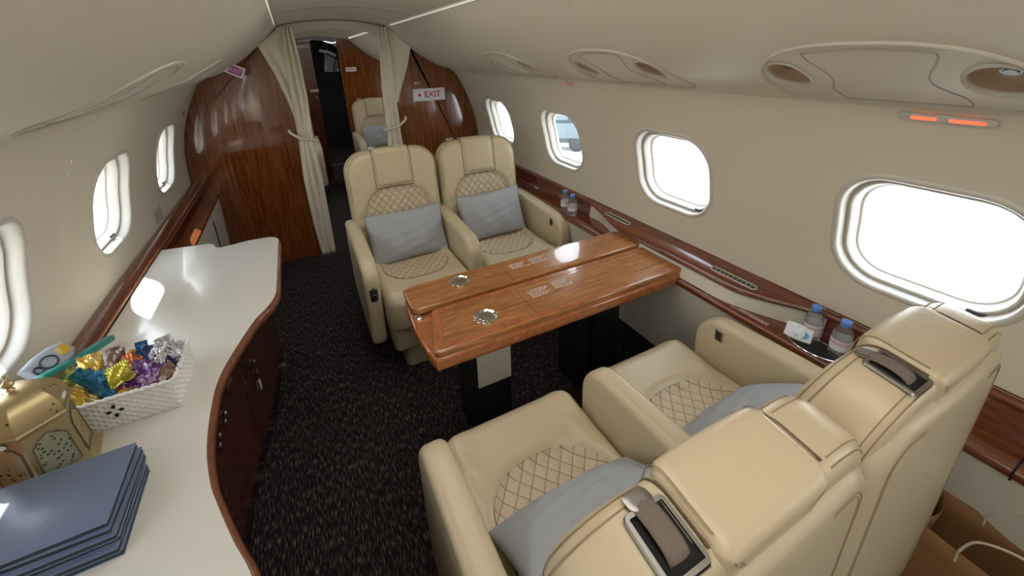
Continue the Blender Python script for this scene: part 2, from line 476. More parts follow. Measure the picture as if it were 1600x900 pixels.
def make_ceiling():
    mb = MB()
    def f(a, b):
        h = -.375+.75*a; return (CX+h, Y0+(Y1-Y0)*b, ceilz(h))
    mb.add(grid(f, 25, 2))
    for side in (1, -1):
        mb.add(grid(lambda a, b: (CX+side*(.392-.017*b), Y0+(Y1-Y0)*a, 1.806+(ceilz(.375)-1.806)*b**.5+0.004*sin(PI*b)), 2, 6))
    o = mb.obj('ceiling', 'bin_cream', auto=40); struct(o)
make_ceiling()
# unseen outer shell over roof and sides, added to stop sun leaking in
def skin():
    mb = MB(); pts = [(1.07, 1.30), (1.05, 1.45), (.98, 1.62), (.82, 1.80), (.6, 1.92), (.3, 1.98), (0, 2.0)]
    pts = pts+[(-a, b) for a, b in pts[-2::-1]]
    pts = catmull(pts, 40)
    mb.add(grid(lambda a, b: (CX+float(pts[int(round(a*39))][0]), Y0-.1+(Y1-Y0+.2)*b, float(pts[int(round(a*39))][1])), 40, 2))
    for sx in (-1, 1):
        mb.add(grid(lambda a, b: (CX+sx*(1.21-.14*b*0), Y0-.1+(Y1-Y0+.2)*a, -.05+.87*b), 2, 2))
    o = mb.obj('sun_block_shell', 'trim_white', auto=None); struct(o)
skin()
# cross seams of the ceiling panels
for i, y in enumerate((2.75, 1.2, 4.6)):
    pts = [(CX-.37+.74*k/24, y, ceilz(-.37+.74*k/24)-.0005) for k in range(25)]
    o = MB().add(tube(pts, .0018, 6)).obj('trim_%d' % (3+i), 'ink_grey'); struct(o)
# emissive strips along the two ceiling creases
for i, side in enumerate((1, -1)):
    mb = MB()
    mb.add(grid(lambda a, b: (CX+side*(.3915-.006*b), 0.1+(3.35)*a, 1.8035+.007*b), 2, 2))
    mb.add(grid(lambda a, b: (CX+side*(.3915-.006*b), 3.72+(2.2)*a, 1.8035+.007*b), 2, 2))
    o = mb.obj('trim_%d' % (6+i), 'light_warm', smooth=False); struct(o)
# floor
o = MB().add(box(CX-1.2, CX+1.2, Y0-.1, Y1+.1, -.05, 0, 0)).obj('floor', 'carpet', smooth=False); struct(o)
# aft and forward ends
def end_wall(name, y, mat):
    P = [(CX+wallh(z), z) for z in np.linspace(.0, 1.44, 10)]
    P = [(CX+1.12, 0), (CX+1.125, .7)]+[(CX+wallh(z), z) for z in np.linspace(.8, 1.44, 8)]+[(CX+a_, b_) for a_, b_ in BP[2:]]+[(CX+.2, 1.86)]
    Q = P+[(2*CX-x_, z_) for x_, z_ in P[::-1]]
    V = [(x_, y, z_) for x_, z_ in Q]+[(x_, y+.03, z_) for x_, z_ in Q]; n = len(Q)
    F = [list(range(n)), list(range(n, 2*n))[::-1]]+[[i, (i+1) % n, n+(i+1) % n, n+i] for i in range(n)]
    o = mk(name, V, F, mat, smooth=False); struct(o)
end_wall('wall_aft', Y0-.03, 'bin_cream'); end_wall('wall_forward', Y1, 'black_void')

# lower side walls: cream dado, carpeted foot
def dado(side, name, y0, y1, xt=.992, zt=.628, xb=1.058, zb=.155):
    mb = MB()
    mb.add(grid(lambda a, b: (CX+side*(xt+(xb-xt)*b**.7), y0+(y1-y0)*a, zt+(zb-zt)*b), 2, 10))
    o = mb.obj(name, 'dado_cream', auto=None); struct(o)
    mb = MB(); mb.add(grid(lambda a, b: (CX+side*(xb-.01*b), y0+(y1-y0)*a, zb*(1-b)), 2, 2))
    o = mb.obj('baseboard_'+name.split('_')[1], 'black_plastic', smooth=False); struct(o)
dado(1, 'wall_right_dado', Y0, Y1)
bpy.data.objects['baseboard_right'].name = 'baseboard_right'

# side ledge, right: upper board narrowing to a cap where the bottle trays open
def xu(y):       # inner edge (half width) of the upper board
    t = smooth(1.45, 1.93, y)+1-smooth(.52, .88, y)
    t = min(1, t); return 1.022+(1.108-1.022)*t
YS = sorted(set(list(np.linspace(Y0, .5, 8))+list(np.linspace(.5, 1.0, 30))+list(np.linspace(1.0, 1.42, 6))+list(np.linspace(1.42, 1.97, 34))+list(np.linspace(1.97, 3.6, 6))+list(np.linspace(3.6, Y1, 4))))
def strip(fn_rows, ys, closed=False):
    V = []; F = []; n = None
    for y in ys:
        row = fn_rows(y); n = len(row); V += row
    for j in range(len(ys)-1):
        for i in range(n-1 if not closed else n):
            k = (i+1) % n; F.append([j*n+i, j*n+k, (j+1)*n+k, (j+1)*n+i])
    return V, F
led = thing('side_ledge', (CX+1.05, 1.2, .64), 'long glossy mahogany side ledge running under the right-hand windows', 'ledge')
def rel(o, p): o.data.transform(Matrix.Translation(-Vector(p.location))); return o
def upper(y):
    a = xu(y); z = .742
    dz = .030*(1.126-a)/.1
    return [(CX+1.127, y, z+.004), (CX+1.127, y, z), (CX+a+.02, y, z-dz*.6), (CX+a+.006, y, z-dz-.001), (CX+a, y, z-dz-.010), (CX+a+.004, y, z-dz-.019), (CX+a+.016, y, z-dz-.022)]
rel(MB().add(strip(upper, YS)).obj('upper_board', 'wood_ledge', auto=60), led).parent = led
def lower(y):
    t = min(1, smooth(1.55, 1.75, y)+1-smooth(.72, 1.0, y))
    zo = .636; xi = .988
    xo = xi+.022+(1.112-xi-.022)*min(1, smooth(1.42, 1.80, y)+1-smooth(.56, .92, y))
    return [(CX+xo, y, zo+.002), (CX+xi+.012, y, zo), (CX+xi+.003, y, zo-.003), (CX+xi, y, zo-.012), (CX+xi+.003, y, zo-.026), (CX+xi+.014, y, zo-.029)]
rel(MB().add(strip(lower, YS)).obj('lower_board', 'wood_ledge', auto=60), led).parent = led
def band(y):
    u = upper(y)[-1]; l = lower(y)[0]; a = Vector(u); b_ = Vector(l); out = []
    for k in range(6):
        t = k/5; p = a.lerp(b_, t); out.append((p.x, p.y, p.z))
    return out
yb = [y for y in YS if .565 <= y <= 1.88]
rel(MB().add(strip(band, yb)).obj('band', 'dado_cream', auto=60), led).parent = led
for ys in ([y for y in YS if y <= yb[0]+1e-6], [y for y in YS if y >= yb[-1]-1e-6]):
    rel(MB().add(strip(band, ys)).obj('back_panel', 'wood_ledge', auto=60), led).parent = led
# joint in the aft tray
rel(MB().add(box(CX+.986, CX+1.11, .083, .087, .606, .6385, 0)).obj('joint', 'black_void', smooth=False), led).parent = led
# vent grilles let into the board
def vent(yc, xa, ln_):
    T = lambda p: (CX+xa+p[0], yc+p[1], .7385-.030*(1.126-(xa+p[0]))/.1*.75+p[2]+.0035)
    fr = MB(); P = rr(-.014, .014, -ln_/2, ln_/2, .0139, 64); P2 = inset(P, .0035)
    fr.add((([(x_, y_, .0) for x_, y_ in P]+[(x_, y_, .0025) for x_, y_ in inset(P, .001)]+[(x_, y_, .0025) for x_, y_ in P2]+[(x_, y_, -.001) for x_, y_ in P2]),
            [[r_*64+i, r_*64+(i+1) % 64, (r_+1)*64+(i+1) % 64, (r_+1)*64+i] for r_ in range(3) for i in range(64)]), T)
    o = fr.obj('vent_frame', 'trim_white', None, auto=40); rel(o, led); o.parent = led
    base = MB(); base.add(slab(P2, -.002, .0005, .0004, rings=2, nb=1), T); s_ = base.obj('grille', 'nickel', None); rel(s_, led); s_.parent = led
    hl = MB(); n = int(ln_/.02)
    for k in range(n):
        y_ = -ln_/2+.016+(ln_-.032)*k/(n-1)
        hl.add(slab(rr(-.0062, .0062, y_-.0055, y_+.0055, .004, 20), .0, .0014, .0003, rings=2, nb=1), T)
    s2 = hl.obj('vent_slot', 'black_plastic', None); rel(s2, led); s2['kind'] = 'stuff'; s2.parent = led
vent(.885, 1.062, .20); vent(1.585, 1.078, .19)

# left side: ledge forward of the counter and wood strip behind it
led2 = thing('side_ledge', (CX-1.05, 2.9, .64), 'mahogany ledge on the left between the white counter and the bulkhead', 'ledge')
def l_low(y): return [(CX-1.115, y, .745), (CX-1.118, y, .662), (CX-1.112, y, .655), (CX-.995, y, .652), (CX-.986, y, .648), (CX-.984, y, .636), (CX-.992, y, .626)]
rel(MB().add(strip(l_low, [2.385, 2.9, 3.598])).obj('lower_board', 'wood_ledge', auto=50), led2).parent = led2
o = MB().add(grid(lambda a, b: (CX-.99-.02*b, 2.39+1.208*a, .63*(1-b)), 2, 2)).obj('side_panel', 'dado_cream', auto=None); rel(o, led2); o.parent = led2
o = MB().add(box(CX-.992, CX-.985, 3.20, 3.203, .08, .58, 0)).obj('panel_joint', 'black_plastic', smooth=False); rel(o, led2); o.parent = led2
strp = thing('wall_strip', (CX-1.1, 1, .745), 'long narrow dark wood strip between the left wall and the white counter', 'trim strip')
def l_str(y): return [(CX-1.127, y, .765), (CX-1.120, y, .768), (CX-1.112, y, .766), (CX-1.072, y, .752), (CX-1.064, y, .745)]
rel(MB().add(strip(l_str, [Y0, 0, 1, 2, 3.598])).obj('wood_face', 'wood_ledge', auto=50), strp).parent = strp
o = MB().add(tube([(CX-1.068, Y0, .749), (CX-1.068, 2.38, .749)], .004, 8)).obj('edge_bead', 'wood_border'); rel(o, strp); o.parent = strp
o = MB().add(grid(lambda a, b: (CX-1.129, 3.64+(Y1-3.64)*a, .745*(1-b)), 2, 2)).add(grid(lambda a, b: (CX-1.129, Y0+(3.64-Y0)*a, .745*(1-b)), 2, 2)).obj('wall_left_lower', 'dado_cream', smooth=False); struct(o)

# ------------------------------------------------------------------ bulkhead with curtained doorway
def outer_prof(side):
    P = [(1.10, 0), (1.11, .35), (1.122, .7)]+[(wallh(z)-.002, z) for z in (.8, .9, 1.0, 1.1, 1.2, 1.3, 1.38, 1.44)]
    P += [(a-.0, b) for a, b in BP[2:]]
    return P
def bulk(side, name, inner):
    O = outer_prof(side)
    P = inner+[p for p in O[::-1] if p[1] < inner[-1][1]+.2]
    P = [(CX+side*x_, z_) for x_, z_ in P]
    n = len(P)
    V = [(x_, YB, z_) for x_, z_ in P]+[(x_, YB+.04, z_) for x_, z_ in P]
    F = [list(range(n)), list(range(n, 2*n))[::-1]]+[[i, (i+1) % n, n+(i+1) % n, n+i] for i in range(n)]
    o = mk(name, V, F, 'wood_bulkhead', smooth=False); struct(o); return o
bulk(-1, 'wall_bulkhead_left', [(.40, 0), (.385, .4), (.372, .75), (.365, 1.08), (.40, 1.30), (.452, 1.50), (.515, 1.668), (.53, 1.672)])
bulk(1, 'wall_bulkhead_right', [(.40, 0), (.385, .4), (.38, .75), (.385, 1.08), (.42, 1.25), (.455, 1.37), (.512, 1.52), (.562, 1.652), (.57, 1.648)])
# header arch over the doorway
def hdr(a, b):
    h = -.55+1.1*a
    top = ceilz(h) if abs(h) < .385 else float(np.interp(-abs(h), -_bx, _bz))
    lo = 1.795-.42*h*h
    z = top+(min(lo, top-.004)-top)*b
    return (CX+h, YB+.0+.05*b, z)
o = MB().add(grid(hdr, 45, 8)).add(grid(lambda a, b: (CX-.55+1.1*a, YB+.05+.03*b, min(1.795-.42*(-.55+1.1*a)**2, 9)), 45, 2)).obj('wall_header', 'bin_cream', auto=50); struct(o)
# arched rail along the header where the curtains hang
rl = thing('curtain_rail', (CX, YB-.02, 1.80), 'thin grey curtain rail arching over the doorway', 'curtain rail')
pts = []
for k in range(41):
    h = -.52+1.04*k/40
    z = (ceilz(h)-.012) if abs(h) < .38 else float(np.interp(-abs(h), -_bx, _bz))-.008
    pts.append((CX+h, YB-.02, z))
o = MB().add(tube(pts, .0045, 8)).obj('rail', 'nickel'); rel(o, rl); o.parent = rl

def curtain(name, prof, y0, n_pl, amp, parent, seed, nx=60, nz=70, keep=None):
    zs = [p[0] for p in prof]; 
    def f(a, b):
        z = zs[0]+(zs[-1]-zs[0])*b
        l = np.interp(-z, [-q for q in zs], [p[1] for p in prof]); r_ = np.interp(-z, [-q for q in zs], [p[2] for p in prof])
        w = r_-l
        x_ = l+w*a
        y_ = y0-.012+amp*sin(2*PI*n_pl*a+seed+1.2*sin(3*z+seed))*(.5+.5*abs(sin(z*2+seed)))+.006*sin(14*a+6*z)
        return (CX+x_, y_, z)
    V, F = grid(f, nx, nz)
    o = MB().add((V, F)).obj(name, 'curtain_cloth', None, auto=None)
    sol = o.modifiers.new('t', 'SOLIDIFY'); sol.thickness = .002
    if parent: rel(o, parent); o.parent = parent
    return o
cl = thing('curtain', (CX-.34, YB-.05, 0), 'cream curtain tied back at the left side of the doorway, hanging to the carpet', 'curtain', 'doorway curtains')
curtain('gathered_cloth', [(1.80, -.345, -.285), (1.60, -.368, -.272), (1.3, -.380, -.268), (1.05, -.385, -.282), (.98, -.388, -.285), (.7, -.405, -.27), (.3, -.40, -.272), (.02, -.384, -.275)], YB-.05, 3, .013, cl, 1)
curtain('flat_cloth', [(1.80, -.36, -.30), (1.68, -.52, -.30), (1.50, -.455, -.30), (1.3, -.405, -.30), (1.08, -.37, -.29)], YB-.012, 2, .004, cl, 2)
cr_ = thing('curtain', (CX+.36, YB-.05, 0), 'cream curtain tied back at the right side of the doorway beside the small red-lettered sign', 'curtain', 'doorway curtains')
curtain('gathered_cloth', [(1.80, .315, .372), (1.60, .300, .382), (1.35, .284, .388), (1.05, .282, .394), (.98, .285, .390), (.85, .272, .398), (.5, .275, .40), (.02, .28, .40)], YB-.05, 2.5, .013, cr_, 3)
curtain('flat_cloth', [(1.80, .32, .38), (1.66, .32, .56), (1.5, .32, .515), (1.35, .33, .455), (1.22, .34, .41)], YB-.012, 2, .004, cr_, 4)
for par, sx, xa, xb in ((cl, -1, -.435, -.270), (cr_, 1, .45, .270)):
    pts = [(CX+xa, YB-.02, 1.075), (CX+xa+.0*sx, YB-.055, 1.07), (CX+xa*.8+xb*.2, YB-.085, 1.04), (CX+(xa+xb)/2, YB-.085, 1.01), (CX+xb, YB-.075, .99), (CX+xb, YB-.03, .985)]
    if sx > 0: pts = [(p[0], p[1], p[2]+.02) for p in pts]
    pts = [tuple(q) for q in catmull(pts, 24)]
    o = MB().add(tube(pts, .010, 8)).obj('tieback', 'curtain_cloth'); rel(o, par); o.parent = par

# ------------------------------------------------------------------ beyond the doorway
def part_wall(name, y, x0, outer_side, mat):
    O = [p for p in outer_prof(1)]
    if outer_side > 0:
        P = [(x0-CX, 0), (x0-CX, (ceilz(x0-CX) if abs(x0-CX) < .38 else 1.8)-.04)]+[p for p in O[::-1]]
    else:
        P = [(x0-CX, 0), (x0-CX, ceilz(x0-CX)-.06), (-.39, 1.78)]+[(-a, b) for a, b in O[::-1]]
    n = len(P); V = [(CX+a, y, b) for a, b in P]+[(CX+a, y+.04, b) for a, b in P]
    F = [list(range(n)), list(range(n, 2*n))[::-1]]+[[i, (i+1) % n, n+(i+1) % n, n+i] for i in range(n)]
    o = mk(name, V, F, mat, smooth=False); struct(o)
part_wall('wall_partition_right', 6.0, .61, 1, 'wood_bulkhead')
part_wall('wall_partition_left', 6.0, .30, -1, 'wood_dark')
# cream arch in front of the dark galley passage
def hdr2(a, b):
    h = -.40+.8*a; top = ceilz(h); lo = 1.835-.32*h*h; return (CX+h, 5.97, top+(lo-top)*b)
o = MB().add(grid(hdr2, 25, 3)).obj('wall_arch', 'bin_cream'); struct(o)
sg = thing('door_placard', (.262, 5.99, 1.19), 'small pale placard on the dark door at the far end of the passage', 'placard')
o = MB().add(box(-.055, .045, -.008, 0, -.018, .018, .002)).obj('plate', 'ink_grey', sg)
o = MB().add(lathe([(.013, 0), (.014, .004), (.010, .008)], 16)).obj('door_lock', 'nickel', sg); o.rotation_euler.x = PI/2; o.location = (.01, -.002, -.085)
sg = thing('door_placard', (.735, 5.99, 1.428), 'small white placard on the reddish wood partition above the seat beyond the doorway', 'placard')
MB().add(box(-.065, .065, -.006, 0, -.026, .026, .002)).obj('plate', 'sign_white', sg)
mb = MB()
for k in range(9): mb.add(box(-.052+k*.0118, -.052+k*.0118+.008, -.0075, -.005, -.007, .008, 0))
mb.obj('lettering', 'sign_red', sg, smooth=False)
# cockpit end: pale folded jackets/panels in the dark
cp = thing('hanging_jacket', (.62, 7.0, 1.30), 'pale grey jacket hanging in the dark passage beyond the partition', 'jacket')
def jk(a, b):
    return (-.10+.17*a-.02*b, .025*sin(9*a+3*b), .34-.26*b-.10*a*(1-b))
o = MB().add(grid(jk, 24, 24)).obj('cloth', 'pouch_grey', cp); sl = o.modifiers.new('t', 'SOLIDIFY'); sl.thickness = .02
o = MB().add(tube([(-.16, 0, .38), (-.05, 0, .36), (.06, 0, .30)], .022, 10)).obj('collar', 'paper_white', cp)
o = MB().add(tube([(-.05, 0, .36), (-.05, 0, .46), (-.03, 0, .5)], .004, 8)).obj('hanger', 'nickel', cp)
# threshold strip at the galley
o = MB().add(box(.0, .8, 6.80, 6.83, 0, .01, .002)).obj('trim_8', 'nickel', smooth=False); struct(o)

# ------------------------------------------------------------------ seats
def quilt_z(x, y, A=.0035):
    a = (x/QW+y/QH) % 1.0; b = (x/QW-y/QH) % 1.0
    d = min(a, 1-a, b, 1-b)*2
    return A*(1-(1-min(1, d*1.35))**2.2)
def inside_soft(P, soft):
    """signed-ish distance factor: 1 well inside outline P, 0 outside"""
    A = np.array(P); B = np.roll(A, -1, 0); E_ = B-A; L2 = (E_**2).sum(1)
    def f(x, y):
        p = np.array((x, y)); t = np.clip(((p-A)*E_).sum(1)/L2, 0, 1); d = np.sqrt((((A+E_*t[:, None])-p)**2).sum(1)).min()
        c = ((A[:, 1] > y) != (B[:, 1] > y)) & (x < (B[:, 0]-A[:, 0])*(y-A[:, 1])/(B[:, 1]-A[:, 1]+1e-12)+A[:, 0])
        ins = (c.sum() % 2) == 1
        s = d if ins else -d
        return smooth(-soft, soft, s)
    return f
# seat local frame: x across, +y the way the sitter faces, origin on the floor under the front of the arms
HQ = .19
SEAT_Q = rr(-.185, .185, -.54, -.095, (.05, .05, .155, .155), 120)       # quilted area of the seat
BACK_Q = rr(-.195, .195, .06, .47, (.03, .03, .15, .15), 120)           # of the backrest (v up)
REC = math.radians(8)
BY, BZ = -.56, .365
def backT(u, v, w):
    return (u, BY-v*sin(REC)+w*cos(REC), BZ+v*cos(REC)+w*sin(REC))
fq = inside_soft(SEAT_Q, .03); fb = inside_soft(BACK_Q, .022)
def cush_z(x, y):
    dish = -.026*fq(x, y)
    lip = .012*smooth(-.10, .06, y)-.030*smooth(.04, .12, y)
    side = .010*smooth(.12, .22, abs(x))
    wr = .0030*sin(80*x+30*y+3*sin(20*y))*smooth(.14, .20, abs(x))*(1-smooth(-.1, .05, y))
    return dish+lip+side+wr
def back_z(x, y):
    wing = .016*smooth(.11, .24, abs(x))*(1-smooth(.55, .72, y))
    wr = .0022*sin(75*y+25*x+2*sin(30*x))*smooth(.16, .22, abs(x))*(1-smooth(.35, .6, y))
    return wing-.014*fb(x, y)+wr
def polar(P, rings):
    c = np.array(P).mean(0); P = np.array(P); V = [tuple(c+(P-c)[i]*(1-k/rings)) for k in range(rings) for i in range(len(P))]+[tuple(c)]
    n = len(P); F = [[k*n+i, k*n+(i+1) % n, (k+1)*n+(i+1) % n, (k+1)*n+i] for k in range(rings-1) for i in range(n)]+[[(rings-1)*n+i, (rings-1)*n+(i+1) % n, rings*n] for i in range(n)]
    return V, F
def regrid(P, step=.0038):
    """dense square grid clipped to outline P: returns 2-d verts, faces"""
    A = np.array(P); x0, y0 = A.min(0); x1, y1 = A.max(0)
    nx = int((x1-x0)/step)+1; ny = int((y1-y0)/step)+1
    B = np.roll(A, -1, 0)
    # row spans
    V = []; F = []; idx = {}
    def span(y):
        xs = []
        for (a, b) in zip(A, B):
            if (a[1] > y) != (b[1] > y): xs.append(a[0]+(y-a[1])*(b[0]-a[0])/(b[1]-a[1]))
        return (min(xs), max(xs)) if len(xs) >= 2 else None
    rows = []
    for j in range(ny+1):
        y = y0+1e-5+(y1-y0-2e-5)*j/ny; s = span(y); rows.append((y, s))
    n = nx
    for (y, s) in rows:
        for i in range(n+1): V.append((s[0]+(s[1]-s[0])*i/n, y))
    for j in range(ny):
        for i in range(n):
            a = j*(n+1)+i; F.append([a, a+1, a+n+2, a+n+1])
    return V, F
_meshcache = {}
def seat_obj(name, key, builder, mat, parent, auto=40):
    if key in _meshcache:
        o = bpy.data.objects.new(name, _meshcache[key]); COL.objects.link(o)
    else:
        o = builder(); _meshcache[key] = o.data
    o.parent = parent; return o
def build_cushion():
    P = rr(-.239, .239, -.50, .105, (.03, .03, .075, .075), 160)
    return MB().add(slab(P, .27, .462, .045, zf=cush_z, rings=26, nb=6, bevb=.03)).obj('seat_cushion', 'leather', None, auto=None)
def build_seatquilt():
    V2, F = regrid(SEAT_Q)
    V = [(x, y, .462+cush_z(x, y)+.0015+quilt_z(x, y)) for x, y in V2]
    return mk('seat_quilt', V, F, 'quilt_leather', uvs=V2)
def build_backquilt():
    V2, F = regrid(BACK_Q)
    V = [backT(x, y, .055+back_z(x, y)+.0015+quilt_z(x, y)) for x, y in V2]
    return mk('back_quilt', V, F, 'quilt_leather', uvs=V2)
BACK_P = rr(-.276, .276, 0, .70, (.05, .05, .125, .125), 200)
def build_back():
    return MB().add(slab(BACK_P, -.070, .055, .045, zf=back_z, rings=26, nb=7, bevb=.035), lambda p: backT(*p)).obj('backrest', 'leather', None, auto=None)
def build_head():
    P = rr(-.112, .112, .470, .710, (.012, .012, .02, .02), 120)
    return MB().add(slab(P, -.074, .059, .032, zf=lambda x, y: .004*(1-(x/.112)**2), rings=12, nb=7, bevb=.03), lambda p: backT(*p)).obj('headrest', 'leather', None, auto=None)
def build_shell():
    P = rr(-.270, .270, .235, 1.005, (.04, .04, .10, .10), 140)
    return MB().add(slab(P, -.728, -.630, .02, zb=lambda x, y: -.008*(1-(x/.27)**2), rings=10, nb=5, bevb=.030), lambda p: (p[0], p[2], p[1])).obj('back_shell', 'leather_back', None, auto=None)
def arm_outline():
    P = [(-.60, .20), (-.30, .15), (-.06, .14)]
    P += [(-.06+.04*sin(a), .18-.04*cos(a)) for a in np.linspace(0, PI/2, 6)]
    P += [(.003, .42)]
    R = .115
    P += [(.005-R+R*cos(a), .635-R+R*sin(a)) for a in np.linspace(0, PI/2, 14)]
    P += [(-.35, .648), (-.62, .655), (-.66, .64), (-.66, .26)]
    return resample(P, 140)
ARM = arm_outline(); AW = .039
def build_arm():
    V, F = slab(ARM, -AW, AW, .024, rings=10, nb=6)
    return MB().add((V, F), lambda p: (p[2], p[0], p[1])).obj('armrest', 'leather', None, auto=None)
def build_base():
    mb = MB(); mb.add(slab(rr(-.225, .225, -.50, .075, .03, 60), .13, .29, .02, rings=3)); mb.add(slab(rr(-.17, .17, -.45, .045, .02, 60), 0.0, .14, .008, rings=3))
    return mb.obj('pedestal', 'leather_back', None, auto=40)
def seam_paths():
    mb = MB()
    def onback(u, v, e=.0): return backT(u, v, .055+back_z(u, v)+e)
    # quilt rim on back and seat
    mb.add(tube([onback(*p) for p in BACK_Q], .0017, 6, closed=True))
    mb.add(tube([(x, y, .462+cush_z(x, y)+.001) for x, y in SEAT_Q], .0014, 6, closed=True))
    # headrest rim
    for sx in (-1, 1):
        pts = [backT(sx*.1135, v, .0545) for v in np.linspace(.470, .655, 14)]
        pts += [backT(sx*.1135, .655+.047*sin(a), .0545-.047*(1-cos(a))) for a in np.linspace(.15, PI/2, 8)]
        pts += [backT(sx*.1135, .702, w) for w in np.linspace(0, -.05, 4)]
        mb.add(tube(pts, .0024, 6))
    pts = [backT(u, .468, .0555) for u in np.linspace(-.1135, .1135, 12)]
    mb.add(tube(pts, .0022, 6))
    return mb
def build_seams(): return seam_paths().obj('piping', 'seam', None)
def build_stitch():
    mb = MB()
    top = [p for p in inset(BACK_P, .016)]
    top2 = [p for p in inset(BACK_P, .004)]
    for Q, w in ((top, .0445), (top2, .0285)):
        for sx in (-1, 1):
            pts = [backT(u, v, w+.0008+back_z(u, v)*.9) for u, v in Q if v > .45 and sx*u > .118]
            pts.sort(key=lambda p: 0)
            # order along the outline by angle
            pl = [(u, v) for u, v in Q if v > .40 and sx*u > .122]
            pl.sort(key=lambda p: p[1]-sx*p[0])
            mb.add(tube([backT(u, v, w+.0008+back_z(u, v)*.9) for u, v in pl], .0011, 5))
    # rear double seam of the shoulders
    for d, w in ((.010, -.056), (.003, -.045)):
        for sx in (-1, 1):
            pl = [(u, v) for u, v in inset(BACK_P, d) if v > .1 and sx*u > .118]
            pl.sort(key=lambda p: p[1]-sx*p[0])
            mb.add(tube([backT(u, v, w-.0045) for u, v in pl], .0010, 5))
    SP = rr(-.270, .270, .235, 1.005, (.04, .04, .10, .10), 140)
    for d in (.036, .044):
        for sx in (-1, 1):
            pl = [(x, z) for x, z in inset(SP, d) if sx*x > .12 and z > .30]
            pl.sort(key=lambda p: p[1]-sx*p[0])
            mb.add(tube([(x, -.7283-.008*(1-(x/.27)**2), z) for x, z in pl], .0011, 5))
    for sx in (-1, 1):
        mb.add(tube([backT(sx*.103, v, .0600) for v in np.linspace(.485, .675, 12)]+[backT(sx*.103, .710-.032+.0325*sin(a), .059-.032+.0325*cos(a)) for a in np.linspace(.2, PI/2, 8)]+[backT(sx*.103, .7105, w) for w in np.linspace(.02, -.045, 5)], .0009, 5))
    return mb.obj('stitching', 'thread', None)
def build_armseam():
    mb = MB()
    for sx in (-1, 1):
        pts = [(sx*(AW-.017), y, z+.0) for y, z in inset(ARM, .0028) if z > .42 and y > -.6]
        pts.sort(key=lambda p: math.atan2(p[2]-.4, p[1]+.3))
        mb.add(tube(pts, .0009, 5))
    return mb.obj('arm_stitching', 'thread', None)
def build_belt():
    """shoulder belt slot on top of the shoulder beside the headrest"""
    mb = MB()
    # local frame on top edge: u across, w front-back, v up
    def T(p): return backT(-.152+p[0]*.70, .699+p[2]*.75, -.016+p[1]*.74)
    P = rr(-.048, .048, -.062, .050, .012, 64)
    a = [(x, y, 0.0) for x, y in P]; b = [(x, y, .006) for x, y in inset(P, .002)]; c = [(x, y, .006) for x, y in inset(P, .010)]; d = [(x, y, -.002) for x, y in inset(P, .012)]
    F = [[r_*64+i, r_*64+(i+1) % 64, (r_+1)*64+(i+1) % 64, (r_+1)*64+i] for r_ in range(3) for i in range(64)]
    mb.add((a+b+c+d, F), T)
    return mb.obj('belt_bezel', 'nickel', None, auto=40), T, P
def add_belt(par):
    o, T, P = build_belt(); o.parent = par
    s1 = MB().add(slab(inset(P, .011), -.004, .0015, .001, rings=2, nb=1), T).obj('slot', 'black_void', o)
    pts = []
    W = .023
    prof_ = [(-.040, -.003), (-.030, .007), (-.014, .012), (.008, .013), (.026, .011), (.040, .008), (.052, .004), (.062, -.002)]
    cp_ = catmull(prof_, 30)
    V = []
    for (y, z) in cp_:
        for x_, dz in ((-W, 0), (-W*.5, .002), (0, .0025), (W*.5, .002), (W, 0)): V.append((x_, y, z+dz))
    Fq = [[j*5+i, j*5+i+1, (j+1)*5+i+1, (j+1)*5+i] for j in range(29) for i in range(4)]
    w_ = MB().add((V, Fq), T).obj('webbing', 'belt', o); s_ = w_.modifiers.new('t', 'SOLIDIFY'); s_.thickness = .003
    # metal tongue at the front end
    Pt = rr(-.027, .027, -.014, .020, .012, 40)
    tg = MB().add(slab(Pt, -.002, .002, .0015, rings=2, nb=2), lambda p: T((p[0], .056+p[1], .003-.30*(p[1])+p[2]))).obj('tongue', 'nickel', o)
